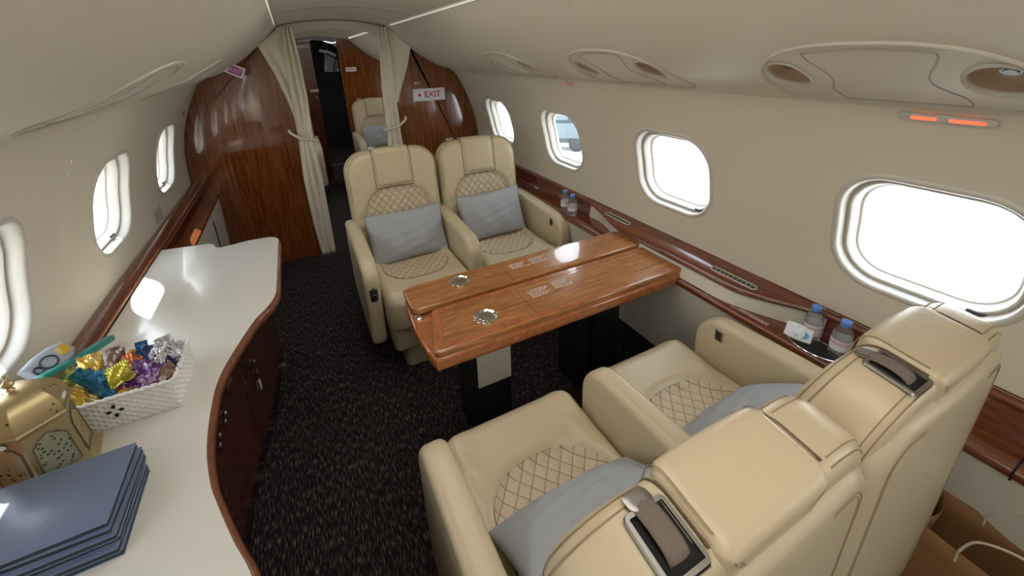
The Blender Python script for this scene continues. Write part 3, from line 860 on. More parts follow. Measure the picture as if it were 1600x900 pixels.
def make_seat(loc, face, label, arms=(-1, 1), belt=False, control=0, latch=0, group=None, ao=.2815):
    t = thing('cabin_seat', loc, label, 'seat', group, rz=0 if face > 0 else PI)
    seat_obj('seat_cushion', 'cu', build_cushion, None, t)
    seat_obj('seat_quilt', 'sq', build_seatquilt, None, t)
    seat_obj('backrest', 'ba', build_back, None, t)
    seat_obj('back_quilt', 'bq', build_backquilt, None, t)
    seat_obj('headrest', 'he', build_head, None, t)
    seat_obj('back_shell', 'sh', build_shell, None, t)
    seat_obj('piping', 'pi', build_seams, None, t)
    seat_obj('stitching', 'st', build_stitch, None, t)
    seat_obj('pedestal', 'pe', build_base, None, t)
    for a in arms:
        o = seat_obj('armrest', 'ar', build_arm, None, t); o.location.x = a*ao
        s_ = seat_obj('arm_stitching', 'as', build_armseam, None, o)
        if control == a:
            def bc():
                mb = MB(); mb.add(slab(rr(-.019, .019, -.05, .05, .0185, 48), -.004, .004, .002, rings=3, nb=2), lambda p: (p[0], .003+p[2]-.02*max(0, (p[1]+.0)/.05)**2*.6, .478+p[1])); return mb.obj('control_panel', 'black_plastic', None)
            c_ = seat_obj('control_panel', 'cp', bc, None, o)
            def bc2():
                mb = MB()
                mb.add(slab(rr(-.012, .012, -.036, -.004, .010, 32), 0, .004, .002, rings=3, nb=2), lambda p: (p[0], .008+p[2], .478+p[1]))
                mb.add(tube([(0, .008, .49), (0, .006, .515)], .004, 8)); return mb.obj('recline_button', 'chrome', None)
            seat_obj('recline_button', 'cp2', bc2, None, c_)
        if latch == a:
            sx = -1 if a > 0 else 1
            mb = MB(); mb.add(box(-.002, .002, -.016, .016, -.022, .022, .0015)); l = mb.obj('latch_plate', 'nickel', o); l.location = (sx*(AW+.001), -.10, .585)
            mb = MB(); mb.add(box(-.002, .002, -.010, .010, -.016, .016, .001)); mm = mb.obj('latch_button', 'black_plastic', l); mm.location = (sx*.003, 0, 0)
    if belt: add_belt(t)
    return t
NX = (.447, 1.000); FX = (.462, 1.030)
NY, FY = .885, 1.92
s1 = make_seat((NX[0], NY, 0), 1, 'cream quilted leather seat nearest the aisle in front of the camera, seen from behind', (-1, 1), True)
s2 = make_seat((NX[1], NY, 0), 1, 'cream quilted leather seat by the big window, buckle on its shoulder, seen from behind', (1,), True, latch=1)
s3 = make_seat((FX[0], FY, 0), -1, 'cream quilted leather seat across the table on the aisle side, facing the camera', (1, -1), False, control=1)
s4 = make_seat((FX[1], FY, 0), -1, 'cream quilted leather seat across the table beside the window, facing the camera', (-1,), False, latch=-1, ao=.305)
s5 = make_seat((.925, 5.16, 0), -1, 'cream quilted seat seen through the doorway, partly behind the right curtain', (1, -1), control=1)
s6 = make_seat((-.13, 5.14, 0), -1, 'cream seat in the forward cabin mostly hidden behind the left curtain', (1, -1))
# small belt fittings on top of far seats
for par, x_ in ((s3, .10), (s4, .17), (s5, .17)):
    MB().add(box(-.022, .022, -.018, .018, -.008, .012, .004), lambda p: backT(x_+p[0]*1.0, .706+p[2], -.01+p[1])).obj('belt_guide', 'nickel', par)

# ------------------------------------------------------------------ pillows
def pillow_mesh(w, h, t, seed):
    random.seed(seed); ph = [random.uniform(0, 6) for _ in range(6)]
    V = []; F = []; n = 44; m_ = 30
    def pt(a, b, s):
        u, v = 2*a-1, 2*b-1
        # pinched pointed corners, slightly hollow edges
        ex = 1-.045*(1-abs(v)**2.2)*1.0; ey = 1-.07*(1-abs(u)**2.2)
        x = u*w/2*ex; y = v*h/2*ey
        z = s*t/2*max(0, (1-abs(u)**2.6))**.55*max(0, (1-abs(v)**2.6))**.55
        z += .0035*sin(9*u+ph[0]+3*v)*(1-u*u)*(1-v*v)*s+.002*sin(17*v+ph[1]-6*u)*(1-u*u)*(1-v*v)
        return (x, y, z)
    for s in (1, -1):
        g = grid(lambda a, b: pt(a, b, s), n, m_); k = len(V); V += g[0]; F += [[i+k for i in (f if s > 0 else f[::-1])] for f in g[1]]
    return V, F
def pillow(loc, rot, w, h, t, seed, label):
    V, F = pillow_mesh(w, h, t, seed)
    o = mk('pillow', V, F, 'pillow_grey'); 
    bm = bmesh.new(); bm.from_mesh(o.data); bmesh.ops.remove_doubles(bm, verts=bm.verts, dist=.0006); bmesh.ops.recalc_face_normals(bm, faces=bm.faces); bm.to_mesh(o.data); bm.free()
    o.data.polygons.foreach_set('use_smooth', [True]*len(o.data.polygons))
    o.location = loc; o.rotation_euler = rot; tag(o, label, 'pillow', 'grey lumbar pillows'); return o
pillow((.47, 2.33, .575), (math.radians(68), 0, math.radians(2)), .47, .31, .11, 1, 'grey lumbar pillow on the aisle-side seat across the table')
pillow((1.03, 2.33, .59), (math.radians(70), math.radians(-3), math.radians(-3)), .44, .31, .11, 2, 'grey lumbar pillow with a creased top on the window-side seat across the table')
pillow((.452, .515, .560), (math.radians(-34), 0, math.radians(-1)), .45, .32, .11, 3, 'grey pillow lying on the near aisle seat against its backrest')
pillow((1.02, .505, .565), (math.radians(-38), 0, math.radians(4)), .45, .32, .11, 4, 'grey pillow on the near window seat, mostly hidden behind the backrest')
pillow((.92, 5.58, .60), (math.radians(68), 0, 0), .44, .30, .10, 5, 'grey pillow on the seat beyond the doorway')

# ------------------------------------------------------------------ table
tb = thing('folding_table', (.84, 1.3, 0), 'glossy reddish wood folding table between the two pairs of seats', 'table')
def tl(o): o.data.transform(Matrix.Translation((-.84, -1.3, 0))); o.parent = tb; return o
near_C = [(.257, 1.103), (1.430, 1.100), (1.425, 1.28), (1.405, 1.357), (.320, 1.355)]
near_P = roundpoly(near_C, .030, 320)
o = MB().add(slab(near_P, .628, .674, .010, rings=3, nb=5, bevb=.018)).obj('table_top', 'wood_table', None, auto=None); tl(o)
far_P = rr(.256, 1.440, 1.362, 1.548, (.035, .07, .06, .03), 300)
o = MB().add(slab(far_P, .658, .684, .007, rings=3, nb=4)).obj('folding_leaf', 'wood_table', None, auto=None); tl(o)
# border veneers and inlay lines (thin veneer set flush)
def frame_slab(P, w1, w2, z, hh=.0012):
    if P is near_P: A = roundpoly(minset(near_C, w1), .02, 320); B = roundpoly(minset(near_C, w2), .012, 320)
    else: A = inset(P, w1); B = inset(P, w2)
    n = len(P)
    V = [(x, y, z) for x, y in A]+[(x, y, z+hh) for x, y in A]+[(x, y, z+hh) for x, y in B]+[(x, y, z) for x, y in B]
    return V, [[r_*n+i, r_*n+(i+1) % n, ((r_+1) % 4)*n+(i+1) % n, ((r_+1) % 4)*n+i] for r_ in range(4) for i in range(n)]
o = MB().add(frame_slab(near_P, .010, .036, .6732)).obj('border', 'wood_border', None, auto=30); tl(o)
o = MB().add(frame_slab(near_P, .036, .0375, .6734)).obj('inlay_line', 'seam', None, auto=30); tl(o)
# under frame seen at the left end
und = resample([(.262, 1.095), (1.38, 1.090), (1.38, 1.53), (.262, 1.53), (.248, 1.45), (.240, 1.30), (.248, 1.16)], 240)
o = MB().add(slab(und, .598, .652, .016, rings=2, nb=4)).obj('apron', 'wood_border', None, auto=40); tl(o)
o = MB().add(box(.262, .285, 1.335, 1.375, .60, .66, .004)).obj('hinge', 'chrome', None); tl(o)
o = MB().add(tube([(.258, 1.20, .60), (.250, 1.20, .598)], .009, 12)).obj('release_button', 'trim_white', None); tl(o)
# pedestal legs: beige upper sleeve on the aisle-side one
o = MB().add(box(.447, .60, 1.235, 1.48, .0, .60, .006)).obj('leg', 'black_metal', None); tl(o)
o2 = MB().add(box(.450, .597, 1.2285, 1.2345, .33, .60, .002)).obj('leg_panel', 'dado_cream', None); o2.data.transform(Matrix.Translation((-.84, -1.3, 0))); o2.parent = o; o2['label'] = 'beige upper panel of the leg'
o = MB().add(box(1.08, 1.235, 1.30, 1.50, .0, .60, .006)).obj('leg', 'black_metal', None); tl(o)
o = MB().add(box(.995, 1.08, 1.32, 1.48, .0, .60, .006)).obj('leg_housing', 'black_metal', None); tl(o)
# fluted chrome cup holders
def fluted(cx, cy, z, r=.047):
    V = []; F = []; n = 96; prof_ = [(1.0, .0), (1.0, .004), (.93, .0055), (.86, .003), (.66, -.0), (.55, .0008), (.3, .001), (.02, .001)]
    for (q, h) in prof_:
        for k in range(n):
            a = 2*PI*k/n; fl = abs(cos(6*a)); rr_ = r*q*(1-.05*(1-fl)*(q > .6)); V.append((cx+rr_*cos(a), cy+rr_*sin(a), z+h-.0016*(1-fl)*(.6 < q < .95)))
    for i in range(len(prof_)-1):
        for k in range(n): F.append([i*n+k, i*n+(k+1) % n, (i+1)*n+(k+1) % n, (i+1)*n+k])
    F.append([(len(prof_)-1)*n+k for k in range(n)])
    return V, F
for (x, y, z) in ((.487, 1.475, .6845), (.487, 1.205, .6745)):
    o = MB().add(fluted(x, y, z)).obj('cup_holder', 'chrome', None, auto=60); tl(o)
# pale printed notices in the lacquer
def notice(cx, cy, z, w, rows, mirror=1):
    mb = MB(); random.seed(int(cx*1000))
    for r_ in range(rows):
        x_ = cx-w/2
        L_ = w*(1-.12*(r_ % 3))
        while x_ < cx-w/2+L_:
            l = random.uniform(.006, .02); mb.add(box(x_, x_+l, cy-r_*.012, cy-r_*.012+.0042, z, z+.0006, 0)); x_ += l+.004
    return mb
for (x, y, z, w, rr_) in ((.765, 1.49, .6846, .075, 4), (.875, 1.50, .6846, .085, 5), (.745, 1.275, .6746, .085, 5), (.86, 1.285, .6746, .08, 5)):
    o = notice(x, y, z, w, rr_).obj('printed_notice', 'etch_white', None, smooth=False); tl(o)
# thin inlay rules across both leaves
for (x, y0, y1, z) in ((.69, 1.368, 1.545, .6843), (.665, 1.112, 1.32, .6743)):
    o = MB().add(box(x, x+.0015, y0, y1, z, z+.0004, 0)).obj('inlay_rule', 'wood_edge', None, smooth=False); tl(o)

# ------------------------------------------------------------------ galley counter and curved cabinet on the left
top_path = [(-.26, -.55), (-.225, -.2), (-.195, .2), (-.195, .50), (-.212, .62), (-.25, .712), (-.288, .813), (-.306, .869), (-.325, .968), (-.334, 1.099), (-.330, 1.226), (-.302, 1.349), (-.257, 1.493), (-.222, 1.56), (-.196, 1.64), (-.192, 1.75), (-.192, 2.15)]
tp = [tuple(q) for q in catmull(top_path, 120)]
tp += [(-.192-.0*1, 2.15)]+[(-.252+.06*cos(a), 2.21+.07*sin(a)+.0) for a in np.linspace(0, PI/2, 10)]
tp += [(-.33, 2.285), (-.42, 2.262), (-.448, 2.262), (-.465, 2.28), (-.475, 2.32), (-.50, 2.345), (-.6985, 2.378)]
tp += [(-.6985, -.55)]
CT = resample(tp, 420)
ct = MB().add(slab(CT, .722, .745, .005, rings=1, nb=3, ngon=True)).obj('countertop', 'counter_white', None, auto=40)
rebase(ct, (-.45, 1.0, .722)); tag(ct, 'long white countertop with a curved front edge along the left wall', 'countertop')
cab = thing('galley_cabinet', (-.45, 1.0, 0), 'curved dark mahogany cabinet under the white counter on the left', 'cabinet')
fl_path = [(-.30, -.55), (-.31, -.2), (-.32, .2), (-.33, .55), (-.35, .8), (-.375, 1.0), (-.402, 1.15), (-.412, 1.29), (-.390, 1.5), (-.372, 1.64), (-.345, 1.79), (-.322, 2.05), (-.315, 2.27)]
tpf = [p for p in catmull(top_path, 160)]
fpf = [p for p in catmull(fl_path, 160)]
def pathx(path, y): return float(np.interp(y, [p[1] for p in path], [p[0] for p in path]))
def face_pt(y, t, off=0):
    """t 0 top .. 1 floor"""
    xt = pathx(tpf, min(y, 2.15)); xf = pathx(fpf, y)
    return (xf+(xt-.004-xf)*(1-t)**5+off, y, .721*(1-t))
def relc(o): o.data.transform(Matrix.Translation((.45, -1.0, 0))); o.parent = cab; return o
ys_all = list(np.linspace(-.55, 2.27, 150))
V, F = strip(lambda y: [face_pt(y, t, -.016) for t in [0, .04, .08, .12, .16, .2, .25, .3, .4, .5, .6, .7, .85, 1]], ys_all)
mb = MB().add((V, F)); mb.add(grid(lambda a, b: (lambda p: (-.6985+(p[0]+.6985)*a, 2.27, p[2]))(face_pt(2.27, b, -.016)), 10, 26))
relc(mb.obj('carcass', 'wood_dark', None, auto=60))
# door panels with narrow gaps
segs = [(-.55, .22), (.228, .93), (.938, 1.597), (1.603, 2.268)]
doors = []
for i, (a, b) in enumerate(segs):
    V, F = strip(lambda y: [face_pt(y, t, 0) for t in [.045, .07, .1, .14, .18, .23, .28, .34, .42, .5, .6, .7, .82, .94]], list(np.linspace(a, b, 40)))
    o = MB().add((V, F)).obj('door', 'wood_dark', None, auto=None); s_ = o.modifiers.new('t', 'SOLIDIFY'); s_.thickness = .014; s_.offset = 0
    relc(o); doors.append(o)
# rounded wooden lip following the curve just under the white top
V, F = strip(lambda y: [(pathx(tpf, min(y, 2.15))-.012+q[0], y, .731+q[1]) for q in [(0, .012), (.010, .0135), (.017, .010), (.022, 0), (.021, -.016), (.014, -.026), (0, -.027)]], list(np.linspace(-.55, 2.19, 200)))
relc(MB().add((V, F)).obj('edge_moulding', 'wood_edge', None, auto=None))
for (y, t, d) in ((1.70, .39, 3), (1.72, .48, 3), (1.335, .265, 2), (1.33, .30, 2), (1.255, .275, 2), (1.245, .315, 2)):
    p = face_pt(y, t, .010); o = MB().add(lathe([(.011, 0), (.012, .003), (.008, .006), (.002, .006)], 20)).obj('push_latch', 'nickel', None)
    o.data.transform(Matrix.Rotation(PI/2, 4, 'Y')); o.data.transform(Matrix.Translation(p)); o.data.transform(Matrix.Translation((.45, -1.0, 0))); o.parent = doors[d]
p = face_pt(1.73, .58, .010)
o = MB().add(box(-.002, .003, -.012, .012, -.020, .020, .001)).obj('lock_plate', 'trim_white', None); o.data.transform(Matrix.Translation((p[0]+.45, p[1]-1.0, p[2]))); o.parent = doors[3]

# ------------------------------------------------------------------ overhead passenger service units
def psu(side, pc, label, name='service_panel'):
    t = thing(name, binpt(side, pc, SC), label, 'overhead panel', 'overhead service panels')
    base = Vector(t.location)
    def R(o): o.data.transform(Matrix.Translation(-base)); o.parent = t; return o
    # outline: crease edge low, arched top
    sl, sh = s_of_h(.905), s_of_h(.625)
    P = []
    for k in range(60):
        a = PI*k/59; c_, q_ = cos(a), sin(a)
        P.append((pc+.262*math.copysign(abs(c_)**.8, c_), sl+.02+(sh-sl-.02)*(q_**.62)))
    P += [(pc-.24, sl), (pc, sl-.006), (pc+.24, sl)]
    P = resample(P, 160)
    if np.cross(np.array(P[20])-np.array(P[0]), np.array(P[40])-np.array(P[20])) < 0: P = P[::-1]
    o = MB().add(tube([binpt(side, y, s, .0012) for y, s in P], .0042, 8, closed=True)).obj('rim', 'plastic_cream', None); R(o)
    # centre door, waisted by the lamp recesses
    D = []
    w = .115
    for k in range(12): D.append((pc+w-2*w*k/11, sh-.022-.014*(2*k/11-1)**2))
    for k in range(1, 14):
        q = k/14; D.append((pc-w+.0-.004*q+.030*sin(PI*min(1, q*1.25))**2*(1 if q < .8 else .3)-.02*q*q*0, sh-.036+(sl+.012-sh+.036)*q))
    D += [(pc-w-.002+.235*k/10*(w/.1155), sl+.008) for k in range(11)]
    for k in range(13, 0, -1):
        q = k/14; D.append((pc+w+.004*q-.030*sin(PI*min(1, q*1.25))**2*(1 if q < .8 else .3), sh-.036+(sl+.012-sh+.036)*q))
    D = resample(D, 160)
    o = MB().add(tube([binpt(side, y, s, .0006) for y, s in D], .0017, 6, closed=True)).obj('door_seam', 'ink_grey', None); R(o)
    for cc in (pc-CUPD, pc+CUPD):
        n = 96; V = []; F = []
        rings = [(1.16, .001), (1.12, .0035), (1.05, .0045), (1.0, .002), (.985, -.006), (.95, -.022), (.88, -.036), (.72, -.047), (.45, -.053), (.1, -.055)]
        for q, of in rings:
            for k in range(n):
                a = 2*PI*k/n; V.append(binpt(side, cc+CUPW*q*cos(a), SC+CUPS*q*sin(a)-(.010 if of < -.01 else 0), of))
        for i in range(len(rings)-1):
            for k in range(n): F.append([i*n+k, i*n+(k+1) % n, (i+1)*n+(k+1) % n, (i+1)*n+k])
        F.append([(len(rings)-1)*n+k for k in range(n)])
        mi = [0 if (f < 4*n) else 1 for f in range(len(F))]
        o = mk('lamp_recess', V, F, None, None, True, ['plastic_cream', 'cup_tan'], mi, auto=60); R(o)
        mb = MB(); c_ = Vector(binpt(side, cc-.006, SC+.020, -.024)); d_ = (Vector(binpt(side, cc, SC, .05))-Vector(binpt(side, cc, SC, 0))).normalized()
        mb.add(tube([c_-d_*.004, c_+d_*.012], [.016, .014], 16)); l = mb.obj('reading_lamp', 'lamp_dark', None); R(l)
        m3 = MB().add(tube([c_+d_*.012, c_+d_*.0135], [.011, .010], 16)).obj('lens', 'lamp_dark', None); R(m3); m3.parent = l
nm = {0: 'behind the camera', 1: 'above the biggest window', 2: 'above the third window along', 3: 'above the table\'s far seats', 4: 'next to the bulkhead'}
psu(1, PC[1], 'large overhead service panel with two round lamp recesses above the nearest right window')
psu(1, PC[2], 'overhead service panel on the right above the middle window beside the table')
psu(1, PC[3], 'smallest-looking overhead service panel on the right, above the far pair of seats')
psu(-1, LPC[0], 'overhead service panel on the left above the white counter')
psu(-1, LPC[1], 'overhead service panel on the left nearest the small white exit sign')
# lit seat-belt / no-smoking sign under the near right panel
bs = thing('warning_light', (CX+wallh(1.432)-.004, .385, 1.430), 'slim lit warning sign with two red symbols above the nearest right window', 'sign')
hs = wallh(1.40)-wallh(1.44); tilt = math.atan2(hs, .04)
T = Matrix.Rotation(-tilt, 4, 'Y')
o = MB().add(slab(rr(-.085, .085, -.010, .010, .0095, 48), 0, .006, .003, rings=2, nb=3), lambda p: T @ Vector((-p[2], p[0], p[1]))).obj('housing', 'trim_white', bs)
for s_, (a, b) in enumerate(((-.068, -.008), (.012, .060))):
    o = MB().add(slab(rr(a, b, -.0045, .0045, .004, 32), 0, .0072, .0008, rings=2, nb=2), lambda p: T @ Vector((-p[2], p[0], p[1]))).obj('red_symbol', 'red_lit', bs)
# small red warning label under the far right panel
o = MB().add(box(-.002, .002, -.03, .03, -.010, .010, .001)).obj('warning_label', 'sign_red', None); o.location = (CX+wallh(1.43)-.003, 1.86, 1.43); o.rotation_euler.y = -tilt
MATS['sign_salmon'] = plain('sign_salmon', (.70, .38, .32), .5); o.data.materials[0] = MATS['sign_salmon']
tag(o, 'small pinkish label on the right wall just under the overhead panel above the far seats', 'label')

# ------------------------------------------------------------------ exit signs
def text(body, size, mat, ext=.0008, bold=0):
    c = bpy.data.curves.new('t', 'FONT'); c.body = body; c.size = size; c.extrude = ext; c.align_x = 'CENTER'; c.align_y = 'CENTER'; c.offset = bold
    o = bpy.data.objects.new('t', c); COL.objects.link(o)
    dg = bpy.context.evaluated_depsgraph_get(); me = bpy.data.meshes.new_from_object(o.evaluated_get(dg)); bpy.data.objects.remove(o)
    me.materials.clear(); me.materials.append(MATS[mat]); return me
es = thing('exit_sign', (1.048, YB-.003, 1.264), 'white wall sign with a red dot and EXIT on the right wood bulkhead', 'sign')
MB().add(box(-.142, .142, -.008, 0, -.052, .052, .003)).obj('plate', 'sign_white', es)
MB().add(frame_slab([(x, y) for x, y in rr(-.134, .134, -.044, .044, .004, 60)], 0, .002, 0, .001), lambda p: (p[0], -.0085-p[2], p[1])).obj('border_line', 'ink_grey', es)
me = text('EXIT', .072, 'sign_red', bold=.001); o = bpy.data.objects.new('lettering', me); COL.objects.link(o); o.parent = es; o.rotation_euler.x = PI/2; o.location = (.028, -.0092, 0)
o = MB().add(lathe([(.0135, 0), (.0135, .0015)], 20)).obj('dot', 'sign_red', es); o.rotation_euler.x = PI/2; o.location = (-.085, -.008, 0)
sm = thing('small_placard', (.952, YB-.003, 1.365), 'tiny reddish placard above the EXIT sign on the right bulkhead', 'placard')
MB().add(box(-.028, .028, -.003, 0, -.009, .009, .001)).obj('plate', 'sign_salmon', sm)
# small exit sign on the left bin edge
e2p = (-.312, 3.36, 1.532)
e2 = thing('exit_sign', e2p, 'small white box sign reading EXIT on the left overhead edge before the bulkhead', 'sign')
e2.rotation_euler = (0, math.radians(28), math.radians(-8))
MB().add(box(-.060, .060, -.018, .018, -.034, .034, .005)).obj('housing', 'sign_white', e2)
MB().add(box(-.024, .052, -.0195, -.018, -.024, .024, .001)).obj('purple_field', 'sign_purple', e2)
me = text('EXIT', .034, 'sign_white', ext=.0006); o = bpy.data.objects.new('lettering', me); COL.objects.link(o); o.parent = e2; o.rotation_euler.x = PI/2; o.location = (.014, -.0202, 0); o.scale = (.95, 1.1, 1)
# placards on the left wall
def wall_placard(side, y, z, w, h, mat, label, rows=4):
    t = thing('wall_placard', (CX+side*(wallh(z)-.001), y, z), label, 'placard')
    tl_ = math.atan2(wallh(z-.03)-wallh(z+.03), .06)*(-side)
    o = MB().add(box(-.001, .001, -w/2, w/2, -h/2, h/2, 0)).obj('plate', mat, t, smooth=False); o.rotation_euler.y = tl_
    mb = MB()
    for k in range(rows):
        zz = h/2-h*(k+1)/(rows+1); mb.add(box(-.0016, .0016, -w/2*.8, w/2*(.8-.25*(k % 2)), zz-h*.05, zz+h*.05, 0))
    o = mb.obj('printed_lines', 'ink_grey' if mat != 'black_plastic' else 'sign_white', t, smooth=False); o.rotation_euler.y = tl_
plain('sign_cream', (.45, .42, .36), .5)
wall_placard(-1, 2.74, .815, .13, .075, 'sign_cream', 'small printed notice on the left wall below the far window', 5)
wall_placard(-1, 3.46, 1.27, .03, .04, 'black_plastic', 'tiny black switch plate on the left wall near the bulkhead', 2)
wall_placard(-1, 3.52, 1.385, .05, .012, 'ink_grey', 'small grey label high on the left wall near the bulkhead', 1)

# ------------------------------------------------------------------ bottles, tray, napkin
def bottle(x, y, z, label, s=1.0):
    t = thing('water_bottle', (x, y, z), label, 'bottle', 'small water bottles'); t.scale = (s, s, s)
    MB().add(lathe([(.001, .0), (.024, .0), (.028, .004), (.028, .020), (.0268, .024), (.028, .028), (.028, .070), (.0268, .074), (.0278, .078), (.026, .088), (.020, .100), (.0135, .108), (.0115, .112), (.0115, .118), (.001, .118)], 28)).obj('bottle_body', 'bottle_plastic', t, auto=50)
    w_ = MB().add(lathe([(.0284, .030), (.0287, .031), (.0287, .066), (.0284, .067)], 28)); 
    v, f = w_.v, w_.f[:-2]
    mk('bottle_label', v, f, 'label_white', t)
    v, f = lathe([(.0290, .050), (.0291, .051), (.0291, .062), (.0290, .063)], 28); mk('label_stripe', v, f[:-2], 'label_pink', t)
    V = []; F = []; n = 48; pr = [(.0142, .112), (.0150, .113), (.0150, .128), (.0138, .131), (.002, .1315)]
    for r_, zz in pr:
        for k in range(n): q = r_*(1+(.03 if k % 2 else 0)*(r_ > .013)); V.append((q*cos(2*PI*k/n), q*sin(2*PI*k/n), zz))
    for i in range(len(pr)-1):
        for k in range(n): F.append([i*n+k, i*n+(k+1) % n, (i+1)*n+(k+1) % n, (i+1)*n+k])
    F.append([(len(pr)-1)*n+k for k in range(n)])
    mk('bottle_cap', V, F, 'cap_blue', t, auto=40)
bottle(1.408, 2.035, .6385, 'small blue-capped water bottle on the far tray, the one nearer the bulkhead')
bottle(1.400, 1.945, .6385, 'small blue-capped water bottle on the far tray, the one nearer the table')
bottle(1.432, .585, .6385, 'blue-capped water bottle on the near tray, right behind the white packet')
bottle(1.425, .495, .6385, 'blue-capped water bottle on the near tray, closest to the seat back')
tr = thing('cup_recess', (1.402, .555, .6385), 'oval chrome-rimmed recess in the near right wooden tray', 'cup holder')
P = [(.046*cos(2*PI*k/80), .082*sin(2*PI*k/80)) for k in range(80)]
MB().add(tube([(x, y, .001) for x, y in P], .0022, 8, closed=True)).obj('rim', 'chrome', tr)
MB().add(slab(inset(P, .002), -.0005, .0008, .0002, rings=2, nb=1)).obj('liner', 'black_plastic', tr)
pk = thing('napkin_packet', (1.386, .600, .672), 'white wet-wipe packet with a blue print leaning in front of the near bottles', 'packet')
def pkf(a, b):
    return ((a-.5)*.052*(1-.12*(2*b-1)**2), (b-.5)*.078, .006*sin(PI*a)*sin(PI*b)+.0015*sin(20*b))
V, F = grid(pkf, 16, 20); o = MB().add((V, F)).obj('sleeve', 'paper_white', pk); s_ = o.modifiers.new('t', 'SOLIDIFY'); s_.thickness = .004; 
o2 = MB().add(slab([(.014*cos(2*PI*k/32)-.004, .020*sin(2*PI*k/32)-.01) for k in range(32)], .004, .0078, .0005, rings=2, nb=1)).obj('blue_print', 'ink_blue', pk)
o2 = MB().add(box(.010, .014, -.018, .026, .004, .0068, 0)).add(box(.017, .019, -.012, .02, .003, .0064, 0)).obj('print_lines', 'ink_grey', pk)
pk.rotation_euler = (math.radians(10), math.radians(-55), math.radians(14))

# ledge notice near the tray
o = MB()
random.seed(3)
for r_ in range(3):
    y_ = .70
    while y_ < .83-.015*r_:
        l = random.uniform(.006, .016); o.add(box(CX+1.012+r_*.007, CX+1.0145+r_*.007, y_, y_+l, .6372, .6378, 0)); y_ += l+.003
o = o.obj('printed_notice', 'etch_white', None, smooth=False); rel(o, led); o.parent = led

# ------------------------------------------------------------------ things on the counter
ZC = .7455
# brass lantern
lan = thing('lantern', (-.626, 1.076, ZC), 'brass lantern with pierced dome and ornate glass panels at the left of the counter', 'lantern', rz=math.radians(-48))
lan.scale = (.92, .92, .95)
def hexa(r, z): return (r/cos(PI/6), z)
def hx(prof_, name, mat, parent=lan, smooth=False, auto=35):
    return MB().add(lathe([hexa(*p) for p in prof_], 6, ph=PI/6)).obj(name, mat, parent, smooth=smooth, auto=auto)
hx([(.084, 0), (.086, .008), (.080, .014), (.076, .020), (.074, .026)], 'base', 'brass_plain')
hx([(.073, .026), (.065, .150), (.068, .157), (.068, .160)], 'body', 'brass_plain')
for k in range(6):
    a = k*PI/3
    w0, w1 = .070/2, .063/2
    pl = [(-w0+.004, .036), (w0-.004, .036), (w1-.003, .118), (w1*.72, .121), (w1*.55, .130), (w1*.3, .132), (0, .139), (-w1*.3, .132), (-w1*.55, .130), (-w1*.72, .121), (-w1+.003, .118)]
    pl = resample(pl, 72)
    def TP(p, off):
        u, z = p; r_ = .073+(.065-.073)*(z-.026)/.124+off; return (r_*cos(a)-u*sin(a), r_*sin(a)+u*cos(a), z)
    V = [TP(p, .001) for p in pl]; V.append(TP((0, .085), .001))
    o = mk('glass_panel', V, [[i, (i+1) % 72, 72] for i in range(72)], 'lantern_glass' if k % 2 == 0 else 'brass_pierced', lan, smooth=False)
    mk('panel_frame', *tube([TP(p, .0015) for p in pl], .0013, 6, closed=True), 'seam', o)
hx([(.069, .158), (.073, .163), (.070, .169)], 'collar', 'brass_plain')
dome = []
for k in range(14):
    a = .5*PI*k/13; dome.append((.068*max(0, cos(a))**.75+.003, .167+.071*sin(a)))
hx(dome, 'dome', 'brass_pierced', smooth=True, auto=28)
MB().add(lathe([(.010, .236), (.006, .240), (.005, .244), (.010, .249), (.011, .254), (.006, .259), (.003, .263), (.001, .265)], 16)).obj('finial', 'brass_plain', lan)
MB().add(tube([(.010*cos(a), .002, .268+.010*sin(a)) for a in np.linspace(0, 2*PI, 24, endpoint=False)], .0016, 8, closed=True)).obj('ring', 'brass_plain', lan)
for az, z, r_ in ((-PI/3, .144, .068), (PI/3*.9, .185, .070)):
    o = MB().add(slab([(.012*cos(2*PI*k/24), .0065*sin(2*PI*k/24)) for k in range(24)], 0, .0015, .0004, rings=2, nb=1)).obj('sticker', 'label_white', lan)
    o.rotation_euler = (PI/2, 0, az+PI/2); o.location = (r_*cos(az), r_*sin(az), z)
# stack of blue folders
FXS = [(-.562, .888, 1.0), (-.561, .884, -.5), (-.560, .890, 1.6), (-.557, .884, 0), (-.560, .889, -1.2), (-.563, .886, .8)]
orders = ['bottom', 'second from the bottom', 'third from the bottom', 'third from the top', 'second from the top', 'top']
for k, (x, y, a) in enumerate(FXS):
    t = thing('menu_folder', (x+.004*(5-k)*.4, y-.0035*(5-k), ZC+k*.0122), 'dark blue folder on the counter, %s of the stack' % (orders[k]), 'folder', 'stack of blue folders', rz=math.radians(a))
    w, d = .124, .094
    MB().add(box(-w, w, -d, d, .0104, .0118, .0005)).obj('front_cover', 'folder_blue', t)
    MB().add(box(-w, w, -d, d, 0, .0014, .0005)).obj('back_cover', 'folder_blue', t)
    MB().add(box(-w, -w+.003, -d, d, .001, .011, .0008)).obj('spine', 'folder_blue', t)
    MB().add(box(-w+.003, w-.0012, -d+.0015, d-.0015, .0013, .0105, .0004)).obj('pages', 'folder_edge', t)
    if k == 5:
        mb = MB()
        random.seed(5)
        mb.add(slab([(.020*cos(2*PI*q/30)-.105, .009*sin(2*PI*q/30)-.02) for q in range(30)], .0115, .0122, .0002, rings=1, nb=1))
        mb.obj('embossed_mark', 'folder_edge', t)
